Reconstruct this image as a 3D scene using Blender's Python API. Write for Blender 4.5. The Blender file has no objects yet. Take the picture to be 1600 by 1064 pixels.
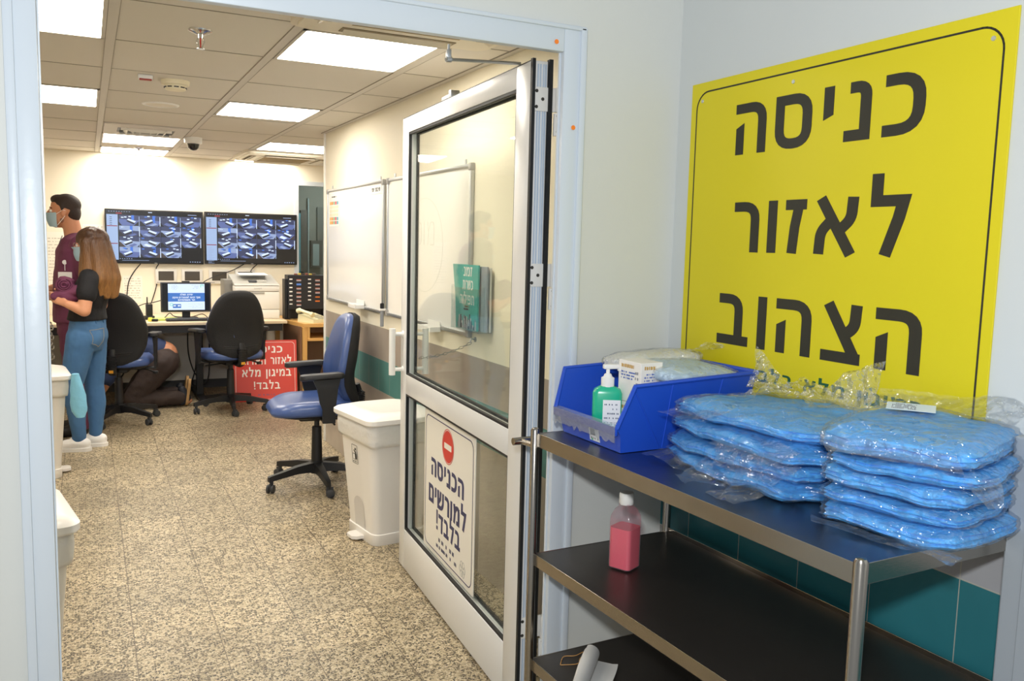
import bpy, bmesh, math, random
from math import sin, cos, pi, radians
from mathutils import Vector, Matrix, noise, Euler
SC = bpy.context.scene
COL = SC.collection

# ------------------------------------------------------------------ camera, world, lights, exposure
cd = bpy.data.cameras.new('camera')
cam = bpy.data.objects.new('camera', cd)
COL.objects.link(cam)
cd.sensor_width = 36.0
cd.lens = 36.0 * 1333.655 / 1600
cd.clip_start = 0.02
cam.matrix_world = Matrix(((0.896003, 0.0273037, -0.4432078, 0.0),
                           (-0.4433722, 0.1100545, -0.8895556, 0.0),
                           (0.0244888, 0.9935505, 0.1107149, 1.5),
                           (0, 0, 0, 1)))
SC.camera = cam
wd = bpy.data.worlds.new('world')
SC.world = wd
wd.use_nodes = True
wd.node_tree.nodes['Background'].inputs[0].default_value = (0.86, 0.93, 1.0, 1)
wd.node_tree.nodes['Background'].inputs[1].default_value = 0.44
SC.view_settings.view_transform = 'Standard'
SC.view_settings.look = 'None'
SC.view_settings.exposure = 0.0
SC.view_settings.gamma = 1.0
SC.view_settings.use_curve_mapping = False
SC.cycles.use_denoising = True
SC.cycles.max_bounces = 10
SC.cycles.transparent_max_bounces = 24
SC.cycles.sample_clamp_indirect = 6.0

def lamp(name, kind, loc, power, color, size=0.05):
    l = bpy.data.lights.new(name, kind)
    l.energy = power
    l.color = color
    if kind == 'POINT': l.shadow_soft_size = size
    o = bpy.data.objects.new(name, l)
    o.location = loc
    COL.objects.link(o)
    return o
# the flash of the photographer's camera: held a little above and left of the lens
lamp('camera_flash', 'POINT', (-0.17, -0.12, 1.8), 140, (0.94, 0.975, 1.0), 0.05)

# ------------------------------------------------------------------ helpers
def lin(h):
    h = h.lstrip('#')
    c = [int(h[i:i + 2], 16) / 255 for i in (0, 2, 4)]
    return tuple((v / 12.92 if v <= 0.04045 else ((v + 0.055) / 1.055) ** 2.4) for v in c) + (1.0,)

MATS = {}
def mat(name, col='#808080', rough=0.5, metal=0.0, bump=0.0, bscale=60.0, vary=0.0, vscale=8.0, emit=0.0,
        trans=0.0, spec=0.5, sss=0.0, stretch=None, coat=0.0, bdist=0.02):
    if name in MATS: return MATS[name]
    m = bpy.data.materials.new(name)
    m.use_nodes = True
    nt = m.node_tree
    p = nt.nodes['Principled BSDF']
    p.inputs['Base Color'].default_value = lin(col)
    p.inputs['Roughness'].default_value = rough
    p.inputs['Metallic'].default_value = metal
    p.inputs['Specular IOR Level'].default_value = spec
    p.inputs['Coat Weight'].default_value = coat
    if trans: p.inputs['Transmission Weight'].default_value = trans
    if sss:
        p.inputs['Subsurface Weight'].default_value = sss
        p.inputs['Subsurface Radius'].default_value = (0.02, 0.008, 0.005)
    if emit:
        p.inputs['Emission Color'].default_value = lin(col)
        p.inputs['Emission Strength'].default_value = emit
        if name.startswith('screen'): p.inputs['Base Color'].default_value = (0.012, 0.013, 0.016, 1)
    if bump or vary:
        tc = nt.nodes.new('ShaderNodeTexCoord')
        mp = nt.nodes.new('ShaderNodeMapping')
        nt.links.new(tc.outputs['Object'], mp.inputs['Vector'])
        if stretch: mp.inputs['Scale'].default_value = stretch
    if vary:
        n = nt.nodes.new('ShaderNodeTexNoise')
        n.inputs['Scale'].default_value = vscale
        n.inputs['Detail'].default_value = 5
        nt.links.new(mp.outputs['Vector'], n.inputs['Vector'])
        hs = nt.nodes.new('ShaderNodeMix')
        hs.data_type = 'RGBA'
        c = lin(col)
        hs.inputs[6].default_value = tuple(max(0, v * (1 - vary)) for v in c[:3]) + (1,)
        hs.inputs[7].default_value = tuple(min(1, v * (1 + vary)) for v in c[:3]) + (1,)
        nt.links.new(n.outputs['Fac'], hs.inputs[0])
        nt.links.new(hs.outputs[2], p.inputs['Base Color'])
    if bump:
        n = nt.nodes.new('ShaderNodeTexNoise')
        n.inputs['Scale'].default_value = bscale
        n.inputs['Detail'].default_value = 4
        nt.links.new(mp.outputs['Vector'], n.inputs['Vector'])
        b = nt.nodes.new('ShaderNodeBump')
        b.inputs['Strength'].default_value = bump
        b.inputs['Distance'].default_value = bdist
        nt.links.new(n.outputs['Fac'], b.inputs['Height'])
        nt.links.new(b.outputs['Normal'], p.inputs['Normal'])
    MATS[name] = m
    return m

def clear_mat(name, tint='#ffffff', refl=0.08, rough=0.03, haze=0.0, hazecol='#ffffff', bump=0.0, bscale=30, bdist=0.01, crease=0.0):
    """thin clear sheet: lets light straight through, reflects at its faces, may carry a little milky haze"""
    if name in MATS: return MATS[name]
    m = bpy.data.materials.new(name)
    m.use_nodes = True
    nt = m.node_tree
    nt.nodes.remove(nt.nodes['Principled BSDF'])
    out = nt.nodes['Material Output']
    tr = nt.nodes.new('ShaderNodeBsdfTransparent')
    tr.inputs[0].default_value = lin(tint)
    gl = nt.nodes.new('ShaderNodeBsdfGlossy')
    gl.inputs['Color'].default_value = (1, 1, 1, 1)
    gl.inputs['Roughness'].default_value = rough
    fr = nt.nodes.new('ShaderNodeLayerWeight')
    fr.inputs['Blend'].default_value = 0.35
    mul = nt.nodes.new('ShaderNodeMath')
    mul.operation = 'MULTIPLY_ADD'
    mul.inputs[1].default_value = refl * 3
    mul.inputs[2].default_value = refl * 0.5
    nt.links.new(fr.outputs['Fresnel'], mul.inputs[0])
    mx = nt.nodes.new('ShaderNodeMixShader')
    base = tr
    if haze:
        df = nt.nodes.new('ShaderNodeBsdfDiffuse')
        df.inputs[0].default_value = lin(hazecol)
        m2 = nt.nodes.new('ShaderNodeMixShader')
        m2.inputs[0].default_value = haze
        nt.links.new(tr.outputs[0], m2.inputs[1])
        nt.links.new(df.outputs[0], m2.inputs[2])
        base = m2
    nt.links.new(mul.outputs[0], mx.inputs[0])
    nt.links.new(base.outputs[0], mx.inputs[1])
    nt.links.new(gl.outputs[0], mx.inputs[2])
    if bump:
        tc = nt.nodes.new('ShaderNodeTexCoord')
        n = nt.nodes.new('ShaderNodeTexNoise')
        n.inputs['Scale'].default_value = bscale
        n.inputs['Detail'].default_value = 3
        nt.links.new(tc.outputs['Object'], n.inputs['Vector'])
        b = nt.nodes.new('ShaderNodeBump')
        b.inputs['Strength'].default_value = bump
        b.inputs['Distance'].default_value = bdist
        if crease:
            wv = nt.nodes.new('ShaderNodeVectorMath'); wv.operation = 'MULTIPLY_ADD'
            nt.links.new(n.outputs['Color'], wv.inputs[0]); wv.inputs[1].default_value = (0.03, 0.03, 0.03); nt.links.new(tc.outputs['Object'], wv.inputs[2])
            vo = nt.nodes.new('ShaderNodeTexVoronoi'); vo.inputs['Scale'].default_value = crease
            nt.links.new(wv.outputs[0], vo.inputs['Vector'])
            sm = nt.nodes.new('ShaderNodeMath'); sm.operation = 'MULTIPLY_ADD'; sm.inputs[1].default_value = 0.7
            nt.links.new(vo.outputs['Distance'], sm.inputs[0]); nt.links.new(n.outputs['Fac'], sm.inputs[2])
            nt.links.new(sm.outputs[0], b.inputs['Height'])
        else:
            nt.links.new(n.outputs['Fac'], b.inputs['Height'])
        nt.links.new(b.outputs['Normal'], gl.inputs['Normal'])
        nt.links.new(b.outputs['Normal'], fr.inputs['Normal'])
    nt.links.new(mx.outputs[0], out.inputs['Surface'])
    MATS[name] = m
    return m

def B(): return bmesh.new()

def finish(v, mi):
    pass

def box(bm, x0, x1, y0, y1, z0, z1, r=0.0, seg=2, M=None, mi=0):
    res = bmesh.ops.create_cube(bm, size=1.0)
    vs = res['verts']
    T = Matrix.Translation(((x0 + x1) / 2, (y0 + y1) / 2, (z0 + z1) / 2)) @ Matrix.Diagonal((abs(x1 - x0), abs(y1 - y0), abs(z1 - z0), 1))
    bmesh.ops.transform(bm, matrix=T, verts=vs)
    fs = list({f for v in vs for f in v.link_faces})
    for f in fs: f.material_index = mi
    if r > 0:
        es = list({e for v in vs for e in v.link_edges})
        r = min(r, 0.49 * min(abs(x1 - x0), abs(y1 - y0), abs(z1 - z0)))
        g = bmesh.ops.bevel(bm, geom=es, offset=r, segments=seg, profile=0.5, affect='EDGES')
        vs = list({v for f in g['faces'] for v in f.verts} | {v for v in vs if v.is_valid})
        for f in g['faces']: f.material_index = mi
    if M is not None:
        bmesh.ops.transform(bm, matrix=M, verts=[v for v in vs if v.is_valid])
    return vs

def quad(bm, pts, mi=0):
    vs = [bm.verts.new(p) for p in pts]
    f = bm.faces.new(vs)
    f.material_index = mi
    return f

def ring_skin(bm, rings, caps=True, mi=0, closed=False):
    R = [[bm.verts.new(p) for p in r] for r in rings]
    n = len(R[0])
    m = len(R)
    for i in range(m - (0 if closed else 1)):
        a, b = R[i], R[(i + 1) % m]
        for j in range(n):
            f = bm.faces.new((a[j], a[(j + 1) % n], b[(j + 1) % n], b[j]))
            f.material_index = mi
    if caps and not closed:
        f = bm.faces.new(R[0][::-1]); f.material_index = mi
        f = bm.faces.new(R[-1]); f.material_index = mi
    return [v for r in R for v in r]

def tube(bm, path, r, n=10, mi=0, caps=True, flat=1.0):
    path = [Vector(p) for p in path]
    rs = r if isinstance(r, (list, tuple)) else [r] * len(path)
    t0 = (path[1] - path[0]).normalized()
    up = Vector((0, 0, 1)) if abs(t0.z) < 0.9 else Vector((0, 1, 0))
    u = t0.cross(up).normalized()
    rings = []
    for i, p in enumerate(path):
        if i == 0: t = path[1] - p
        elif i == len(path) - 1: t = p - path[i - 1]
        else: t = (path[i + 1] - p).normalized() + (p - path[i - 1]).normalized()
        t = t.normalized() if t.length > 1e-9 else t0
        u = (u - t * u.dot(t))
        u = u.normalized() if u.length > 1e-6 else t.orthogonal().normalized()
        w = t.cross(u)
        rings.append([p + (u * cos(2 * pi * k / n) + w * sin(2 * pi * k / n) * flat) * rs[i] for k in range(n)])
    return ring_skin(bm, rings, caps, mi)

def smooth_path(pts, n=6):
    pts = [Vector(p) for p in pts]
    if len(pts) < 3: return pts
    P = [pts[0] * 2 - pts[1]] + pts + [pts[-1] * 2 - pts[-2]]
    out = []
    for i in range(1, len(P) - 2):
        for k in range(n):
            t = k / n
            a, b, c, d = P[i - 1], P[i], P[i + 1], P[i + 2]
            out.append(0.5 * ((2 * b) + (c - a) * t + (2 * a - 5 * b + 4 * c - d) * t * t + (3 * b - a - 3 * c + d) * t ** 3))
    out.append(pts[-1])
    return out

def lathe(bm, prof, c=(0, 0, 0), n=24, M=None, mi=0):
    c = Vector(c)
    rings = [[c + Vector((max(r, 1e-4) * cos(2 * pi * k / n), max(r, 1e-4) * sin(2 * pi * k / n), z)) for k in range(n)] for r, z in prof]
    vs = ring_skin(bm, rings, True, mi)
    if M is not None: bmesh.ops.transform(bm, matrix=M, verts=vs)
    return vs

def prism(bm, poly, d0, d1, axis='z', M=None, mi=0):
    """extrude a 2D polygon between d0 and d1 along an axis (z: xy, y: xz, x: yz)"""
    def P(a, b, d):
        return (a, b, d) if axis == 'z' else ((a, d, b) if axis == 'y' else (d, a, b))
    A = [bm.verts.new(P(a, b, d0)) for a, b in poly]
    C = [bm.verts.new(P(a, b, d1)) for a, b in poly]
    n = len(poly)
    fs = [bm.faces.new(A[::-1]), bm.faces.new(C)]
    for i in range(n):
        fs.append(bm.faces.new((A[i], A[(i + 1) % n], C[(i + 1) % n], C[i])))
    for f in fs: f.material_index = mi
    if M is not None: bmesh.ops.transform(bm, matrix=M, verts=A + C)
    return A + C

def rrect(w, h, r, n=5, cx=0, cy=0):
    out = []
    for sx, sy, a0 in ((1, 1, 0), (-1, 1, 90), (-1, -1, 180), (1, -1, 270)):
        for k in range(n + 1):
            a = radians(a0 + 90 * k / n)
            out.append((cx + sx * (w / 2 - r) + r * cos(a), cy + sy * (h / 2 - r) + r * sin(a)))
    return out

def outline(bm, pts, w, d0, d1, axis='z', M=None, mi=0):
    """closed line of width w drawn along a 2D loop"""
    n = len(pts)
    for i in range(n):
        a, b = Vector(pts[i]), Vector(pts[(i + 1) % n])
        t = b - a
        if t.length < 1e-6: continue
        t.normalize()
        q = Vector((-t.y, t.x)) * w / 2
        e = t * w * 0.2
        prism(bm, [tuple(a - q - e), tuple(b - q + e), tuple(b + q + e), tuple(a + q - e)], d0, d1, axis, M, mi)

def obj(name, bm, m, parent=None, smooth=False, angle=40, loc=None, rot=None):
    bmesh.ops.recalc_face_normals(bm, faces=bm.faces)
    me = bpy.data.meshes.new(name)
    bm.to_mesh(me)
    bm.free()
    for k in (m if isinstance(m, (list, tuple)) else [m]): me.materials.append(k)
    if smooth:
        me.shade_smooth()
        me.set_sharp_from_angle(angle=radians(angle))
    o = bpy.data.objects.new(name, me)
    COL.objects.link(o)
    if parent: o.parent = parent
    if loc: o.location = loc
    if rot: o.rotation_euler = rot
    return o

def tag(o, label, cat, group=None, kind=None):
    o['label'] = label
    o['category'] = cat
    if group: o['group'] = group
    if kind: o['kind'] = kind
    return o

def thing(name, label, cat, loc=(0, 0, 0), rz=0.0, group=None, kind=None, rot=None):
    o = bpy.data.objects.new(name, None)
    o.empty_display_size = 0.05
    COL.objects.link(o)
    o.location = loc
    o.rotation_euler = rot if rot else (0, 0, rz)
    return tag(o, label, cat, group, kind)

def copy_thing(src, loc, rz, label, group=None):
    def rec(o, par):
        c = o.copy()
        COL.objects.link(c)
        if par is not None: c.parent = par
        for ch in list(o.children): rec(ch, c)
        return c
    r = rec(src, None)
    r.location = loc
    r.rotation_euler = (0, 0, rz)
    r['label'] = label
    if group: r['group'] = group
    return r

# ------------------------------------------------------------------ lettering: Hebrew drawn with broad strokes
def rnd(pts, r, closed=False, n=6):
    out = []
    N = len(pts)
    for i, p in enumerate(pts):
        rr = r[i] if isinstance(r, (list, tuple)) else r
        if (not closed and i in (0, N - 1)) or rr == 0:
            out.append(Vector(p)); continue
        a, b, c = Vector(pts[i - 1]), Vector(p), Vector(pts[(i + 1) % N])
        u, v = (a - b).normalized(), (c - b).normalized()
        s, e = b + u * rr, b + v * rr
        for k in range(n + 1):
            t = k / n
            out.append((1 - t) ** 2 * s + 2 * t * (1 - t) * b * 1.0 + t * t * e)
    return out

W_ = 0.19
def glyph(ch, w=W_):
    """returns (advance, bands, polygons); bands = list of (points, closed)"""
    t, b, h = 1 - w / 2, w / 2, w / 2
    v = lambda *p: [Vector(q) for q in p]
    if ch == 'ה': return 0.72, [(rnd([(0, t), (0.72 - h, t), (0.72 - h, 0)], 0.26), 0)], [[(0.02, 0), (0.02 + w, 0), (0.02 + w, 0.62), (0.02, 0.52)]]
    if ch == 'ח': return 0.74, [(rnd([(0, t), (0.74 - h, t), (0.74 - h, 0)], 0.2), 0)], [[(0.04, 0), (0.04 + w, 0), (0.04 + w, t), (0.04, t)]]
    if ch == 'ת': return 0.8, [(rnd([(0.1, t), (0.8 - h, t), (0.8 - h, 0)], 0.2), 0), (v((0.22, t), (0.22, b), (0, b)), 0)], []
    if ch == 'כ': return 0.66, [(rnd([(0.02, t), (0.66 - h, t), (0.66 - h, b), (0, b)], 0.34), 0)], []
    if ch == 'ב': return 0.72, [(rnd([(0.03, t), (0.6 - h, t), (0.6 - h, b)], 0.24), 0), (v((0, b), (0.74, b)), 0)], []
    if ch == 'נ': return 0.46, [(rnd([(0.08, t), (0.46 - h, t), (0.46 - h, b), (0, b)], [0, 0.17, 0, 0]), 0)], []
    if ch == 'ג': return 0.52, [(rnd([(0.1, t), (0.38, t), (0.38, 0.5), (0.46, 0)], [0, 0.16, 0, 0]), 0), (v((0.38, 0.34), (0.2, b), (0.0, b)), 0)], []
    if ch == 'ד': return 0.7, [(v((0, t), (0.7, t)), 0), (v((0.52, t), (0.52, 0)), 0)], []
    if ch == 'ר': return 0.58, [(rnd([(0, t), (0.58 - h, t), (0.58 - h, 0)], 0.26), 0)], []
    if ch == 'ו': return 0.22, [(v((0.12, 1), (0.12, 0)), 0)], []
    if ch == 'ז': return 0.42, [(v((0, t), (0.42, t)), 0), (v((0.27, t), (0.2, 0.5), (0.16, 0)), 0)], []
    if ch == 'י': return 0.22, [], [[(0.02, 1), (0.02 + w, 1), (0.02 + w, 0.5), (0.02, 0.42)]]
    if ch == 'ן': return 0.22, [(v((0.12, 1), (0.12, -0.32)), 0)], []
    if ch == 'ל': return 0.64, [(v((0.12, 1.36), (0.12, t), (0.64 - h, t), (0.58 - h, 0.62), (0.3, 0)), 0)], []
    if ch == 'מ': return 0.8, [(v((0.12, 0), (0.2, 0.5), (0.1, 1)), 0), (rnd([(0.2, 0.6), (0.42, t), (0.8 - h, t), (0.8 - h, b), (0.42, b)], [0, 0.12, 0.22, 0, 0]), 0)], []
    if ch == 'ם': return 0.72, [(rnd([(w / 2, t), (0.72 - h, t), (0.72 - h, b), (w / 2, b)], [0, 0.22, 0, 0], True), 1)], []
    if ch == 'ס': return 0.76, [(rnd([(w / 2, t), (0.76 - h, t), (0.76 - h, b), (w / 2, b)], [0, 0.28, 0.27, 0.27], True), 1)], []
    if ch == 'א': return 0.78, [(v((0.1, 1), (0.68, 0)), 0), (rnd([(0.68, 1), (0.66, 0.62), (0.46, 0.42)], 0.12), 0), (rnd([(0.1, 0), (0.12, 0.4), (0.32, 0.62)], 0.12), 0)], []
    if ch == 'צ': return 0.72, [(v((0.1, 1), (0.62, 0.08)), 0), (rnd([(0.6, 1), (0.58, 0.62), (0.38, 0.46)], 0.12), 0), (v((0.0, b), (0.7, b)), 0)], []
    if ch == 'ש': return 0.9, [(rnd([(0.1, 1), (0.14, b), (0.62, b), (0.8, 0.4), (0.8, 1)], [0, 0, 0.2, 0.1, 0]), 0), (v((0.46, 1), (0.42, 0.6), (0.14, 0.32)), 0)], []
    if ch == 'פ': return 0.7, [(rnd([(0.36, 0.5), (0.12, 0.5), (0.12, t), (0.7 - h, t), (0.7 - h, b), (0, b)], [0, 0, 0, 0.24, 0.24, 0]), 0)], []
    if ch == 'ק': return 0.7, [(rnd([(0, t), (0.7 - h, t), (0.7 - h, 0.6), (0.4, 0)], [0, 0.2, 0.1, 0]), 0), (v((0.12, 0.6), (0.12, -0.3)), 0)], []
    if ch == 'ע': return 0.72, [(v((0.12, 1), (0.3, 0.2)), 0), (rnd([(0.62, 1), (0.6, 0.5), (0.3, 0.14), (0, 0.02)], 0.15), 0)], []
    if ch == 'ט': return 0.76, [(rnd([(0.12, 1), (0.12, b), (0.66, b), (0.66, t), (0.42, t)], 0.16), 0)], []
    if ch == '!': return 0.22, [], [[(0.03, 0.34), (0.03 + w * 0.8, 0.34), (0.05 + w * 0.8, 1.15), (0.01, 1.15)], [(0.03, 0), (0.03 + w, 0), (0.03 + w, w), (0.03, w)]]
    return 0.4, [], []

def band_quads(pts, w, closed):
    n = len(pts)
    L, R = [], []
    for i in range(n):
        a = pts[i - 1] if (closed or i > 0) else None
        c = pts[(i + 1) % n] if (closed or i < n - 1) else None
        d1 = (pts[i] - a).normalized() if a is not None and (pts[i] - a).length > 1e-6 else None
        d2 = (c - pts[i]).normalized() if c is not None and (c - pts[i]).length > 1e-6 else None
        if d1 is None: d1 = d2
        if d2 is None: d2 = d1
        n1, n2 = Vector((-d1.y, d1.x)), Vector((-d2.y, d2.x))
        m = n1 + n2
        if m.length < 1e-6: m = n1.copy()
        m.normalize()
        k = (w / 2) / max(0.35, m.dot(n1))
        L.append(pts[i] + m * k)
        R.append(pts[i] - m * k)
    return [[R[i], R[(i + 1) % n], L[(i + 1) % n], L[i]] for i in range(n if closed else n - 1)]

def heb(bm, text, h, x, y, M, align='c', depth=0.0006, squeeze=1.0, gap=0.16, w=W_, width=None, mi=0):
    """draw a Hebrew word (given in reading order) with body height h in the xy plane of M"""
    adv = []
    for ch in text: adv.append((0.42 if ch == ' ' else glyph(ch, w)[0]))
    tot = sum(adv) + gap * (len(text) - 1)
    s = h * squeeze
    if width: s = width / tot
    kk = 0
    X = x + (tot * s / 2 if align == 'c' else (0 if align == 'r' else tot * s))
    for ch, a in zip(text, adv):
        X0 = X - a * s
        if ch != ' ':
            _, bands, polys = glyph(ch, w)
            for pts, cl in bands:
                for q in band_quads(pts, w, cl):
                    P = [(X0 + p.x * s, y + p.y * h) for p in q]
                    if abs(sum(P[i][0] * P[(i + 1) % 4][1] - P[(i + 1) % 4][0] * P[i][1] for i in range(4))) > 1e-10:
                        kk += 1
                        prism(bm, P, -0.00002 * (kk % 40), depth + 0.000012 * (kk % 40), 'z', M, mi)
            for q in polys:
                prism(bm, [(X0 + p[0] * s, y + p[1] * h) for p in q], 0, depth, 'z', M, mi)
        X = X0 - gap * s

def lines_text(bm, x0, x1, y, h, M, rng, depth=0.0005, mi=0, dens=0.7):
    """a line of writing too small to read: a row of letter-sized dashes"""
    x = x0
    while x < x1:
        wd_ = h * rng.uniform(0.35, 0.8)
        if rng.random() < dens:
            prism(bm, [(x, y), (min(x + wd_, x1), y), (min(x + wd_, x1), y + h * rng.uniform(0.75, 1)), (x, y + h)], 0, depth, 'z', M, mi)
        x += wd_ + h * 0.25

def words(parent, m, F, items, name='lettering'):
    for it in items:
        bm = B()
        kw = dict(it[4]) if len(it) > 4 else {}
        heb(bm, it[0], it[1], it[2], it[3], F, **kw)
        obj(name, bm, m, parent)

def text_rows(parent, m, F, items, rng, name='print_line', depth=0.0005):
    for x0, x1, y, h, dens in items:
        bm = B()
        lines_text(bm, x0, x1, y, h, F, rng, depth, 0, dens)
        if len(bm.verts): obj(name, bm, m, parent)
        else: bm.free()

def latin(text, size, M, m, name, parent):
    cu = bpy.data.curves.new(name, 'FONT')
    cu.body = text
    cu.size = size
    cu.extrude = 0.0003
    cu.align_x = 'CENTER'
    t = bpy.data.objects.new('tmp', cu)
    COL.objects.link(t)
    dg = bpy.context.evaluated_depsgraph_get()
    me = bpy.data.meshes.new_from_object(t.evaluated_get(dg))
    bpy.data.objects.remove(t)
    me.transform(M)
    me.materials.clear()
    me.materials.append(m)
    o = bpy.data.objects.new(name, me)
    COL.objects.link(o)
    o.parent = parent
    return o

def frame_M(origin, right, up):
    r, u = Vector(right).normalized(), Vector(up).normalized()
    n = r.cross(u)
    return Matrix(((r.x, u.x, n.x, origin[0]), (r.y, u.y, n.y, origin[1]), (r.z, u.z, n.z, origin[2]), (0, 0, 0, 1)))

# ------------------------------------------------------------------ soft bodies: overlapping forms fused into one skin
def cap_(bm, p0, r0, p1, r1, n=14):
    p0, p1 = Vector(p0), Vector(p1)
    d = (p1 - p0)
    L = d.length
    if L < 1e-6: return
    t = d / L
    rings_path, rad = [], []
    for k in range(5):
        a = pi / 2 * (1 - k / 4)
        rings_path.append(p0 - t * r0 * sin(a)); rad.append(max(r0 * cos(a), r0 * 0.02))
    for k in range(5):
        a = pi / 2 * (k / 4)
        rings_path.append(p1 + t * r1 * sin(a)); rad.append(max(r1 * cos(a), r1 * 0.02))
    u = t.orthogonal().normalized()
    w = t.cross(u)
    ring_skin(bm, [[q + (u * cos(2 * pi * k / n) + w * sin(2 * pi * k / n)) * r for k in range(n)] for q, r in zip(rings_path, rad)])

def ell_(bm, c, r, rot=(0, 0, 0)):
    res = bmesh.ops.create_icosphere(bm, subdivisions=3, radius=1.0)
    bmesh.ops.transform(bm, matrix=Matrix.Translation(c) @ Euler(rot).to_matrix().to_4x4() @ Matrix.Diagonal((r[0], r[1], r[2], 1)), verts=res['verts'])

def loft_(bm, secs, n=20):
    """stack of ellipses (x, y, z, rx, ry[, turn])"""
    rings = []
    for s in secs:
        x, y, z, rx, ry = s[:5]
        a0 = s[5] if len(s) > 5 else 0
        rings.append([(x + rx * cos(2 * pi * k / n) * cos(a0) - ry * sin(2 * pi * k / n) * sin(a0),
                       y + rx * cos(2 * pi * k / n) * sin(a0) + ry * sin(2 * pi * k / n) * cos(a0), z) for k in range(n)])
    ring_skin(bm, rings)

def blob(name, parts, m, parent, vox=0.009, sm=6, disp=0.0, dscale=14, cut=None):
    bm = B()
    for p in parts:
        if p[0] == 'c': cap_(bm, *p[1:])
        elif p[0] == 'e': ell_(bm, *p[1:])
        elif p[0] == 'l': loft_(bm, p[1])
        elif p[0] == 'p':
            for i in range(len(p[1]) - 1): cap_(bm, p[1][i], p[2][i], p[1][i + 1], p[2][i + 1])
    bmesh.ops.recalc_face_normals(bm, faces=bm.faces)
    me = bpy.data.meshes.new(name)
    bm.to_mesh(me); bm.free()
    t = bpy.data.objects.new('tmp', me)
    ws = bpy.data.scenes.new('workshop')
    ws.collection.objects.link(t)
    r = t.modifiers.new('r', 'REMESH')
    r.mode = 'VOXEL'
    r.voxel_size = vox
    s = t.modifiers.new('s', 'SMOOTH')
    s.factor = 0.5
    s.iterations = sm
    ws.view_layers[0].update()
    dg = ws.view_layers[0].depsgraph
    out = bpy.data.meshes.new_from_object(t.evaluated_get(dg))
    bpy.data.objects.remove(t)
    bpy.data.scenes.remove(ws)
    if disp:
        N = [(v.co.copy(), v.normal.copy()) for v in out.vertices]
        co = []
        for c, nn in N:
            q = c * dscale
            k = noise.noise(q) + 0.5 * noise.noise(q * 2.1)
            co.extend(c + nn * disp * k)
        out.vertices.foreach_set('co', co)
        out.update()
    out.materials.clear()
    out.materials.append(m)
    out.shade_smooth()
    o = bpy.data.objects.new(name, out)
    COL.objects.link(o)
    o.parent = parent
    return o

# ------------------------------------------------------------------ surface materials of the room
class NG:
    def __init__(s, m):
        m.use_nodes = True
        s.nt = m.node_tree
        s.p = s.nt.nodes['Principled BSDF']
        s.tc = s.nt.nodes.new('ShaderNodeTexCoord')
    def put(s, sock, v):
        if isinstance(v, (int, float)): sock.default_value = v
        elif isinstance(v, tuple): sock.default_value = v
        else: s.nt.links.new(v, sock)
    def m(s, op, a, b=0.0, c=None):
        n = s.nt.nodes.new('ShaderNodeMath'); n.operation = op
        s.put(n.inputs[0], a); s.put(n.inputs[1], b)
        if c is not None: s.put(n.inputs[2], c)
        return n.outputs[0]
    def mix(s, f, a, b):
        n = s.nt.nodes.new('ShaderNodeMix'); n.data_type = 'RGBA'
        s.put(n.inputs[0], f); s.put(n.inputs[6], a); s.put(n.inputs[7], b)
        return n.outputs[2]
    def xyz(s, v=None):
        n = s.nt.nodes.new('ShaderNodeSeparateXYZ')
        s.nt.links.new(v if v is not None else s.tc.outputs['Object'], n.inputs[0])
        return n.outputs
    def comb(s, x, y, z):
        n = s.nt.nodes.new('ShaderNodeCombineXYZ')
        s.put(n.inputs[0], x); s.put(n.inputs[1], y); s.put(n.inputs[2], z)
        return n.outputs[0]
    def noise(s, scale, detail=3, v=None, rough=0.5):
        n = s.nt.nodes.new('ShaderNodeTexNoise')
        n.inputs['Scale'].default_value = scale; n.inputs['Detail'].default_value = detail
        n.inputs['Roughness'].default_value = rough
        s.nt.links.new(v if v is not None else s.tc.outputs['Object'], n.inputs['Vector'])
        return n.outputs
    def bump(s, h, st, dist=0.01):
        b = s.nt.nodes.new('ShaderNodeBump')
        b.inputs['Strength'].default_value = st; b.inputs['Distance'].default_value = dist
        s.nt.links.new(h, b.inputs['Height'])
        s.nt.links.new(b.outputs[0], s.p.inputs['Normal'])
    def band(s, v, lo, hi):
        return s.m('MULTIPLY', s.m('GREATER_THAN', v, lo), s.m('LESS_THAN', v, hi))
    def grid(s, v, off, pitch, w):
        """1 on a line of width w repeated every pitch"""
        f = s.m('FRACT', s.m('DIVIDE', s.m('SUBTRACT', v, off - w / 2), pitch))
        return s.m('LESS_THAN', f, w / pitch)

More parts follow.
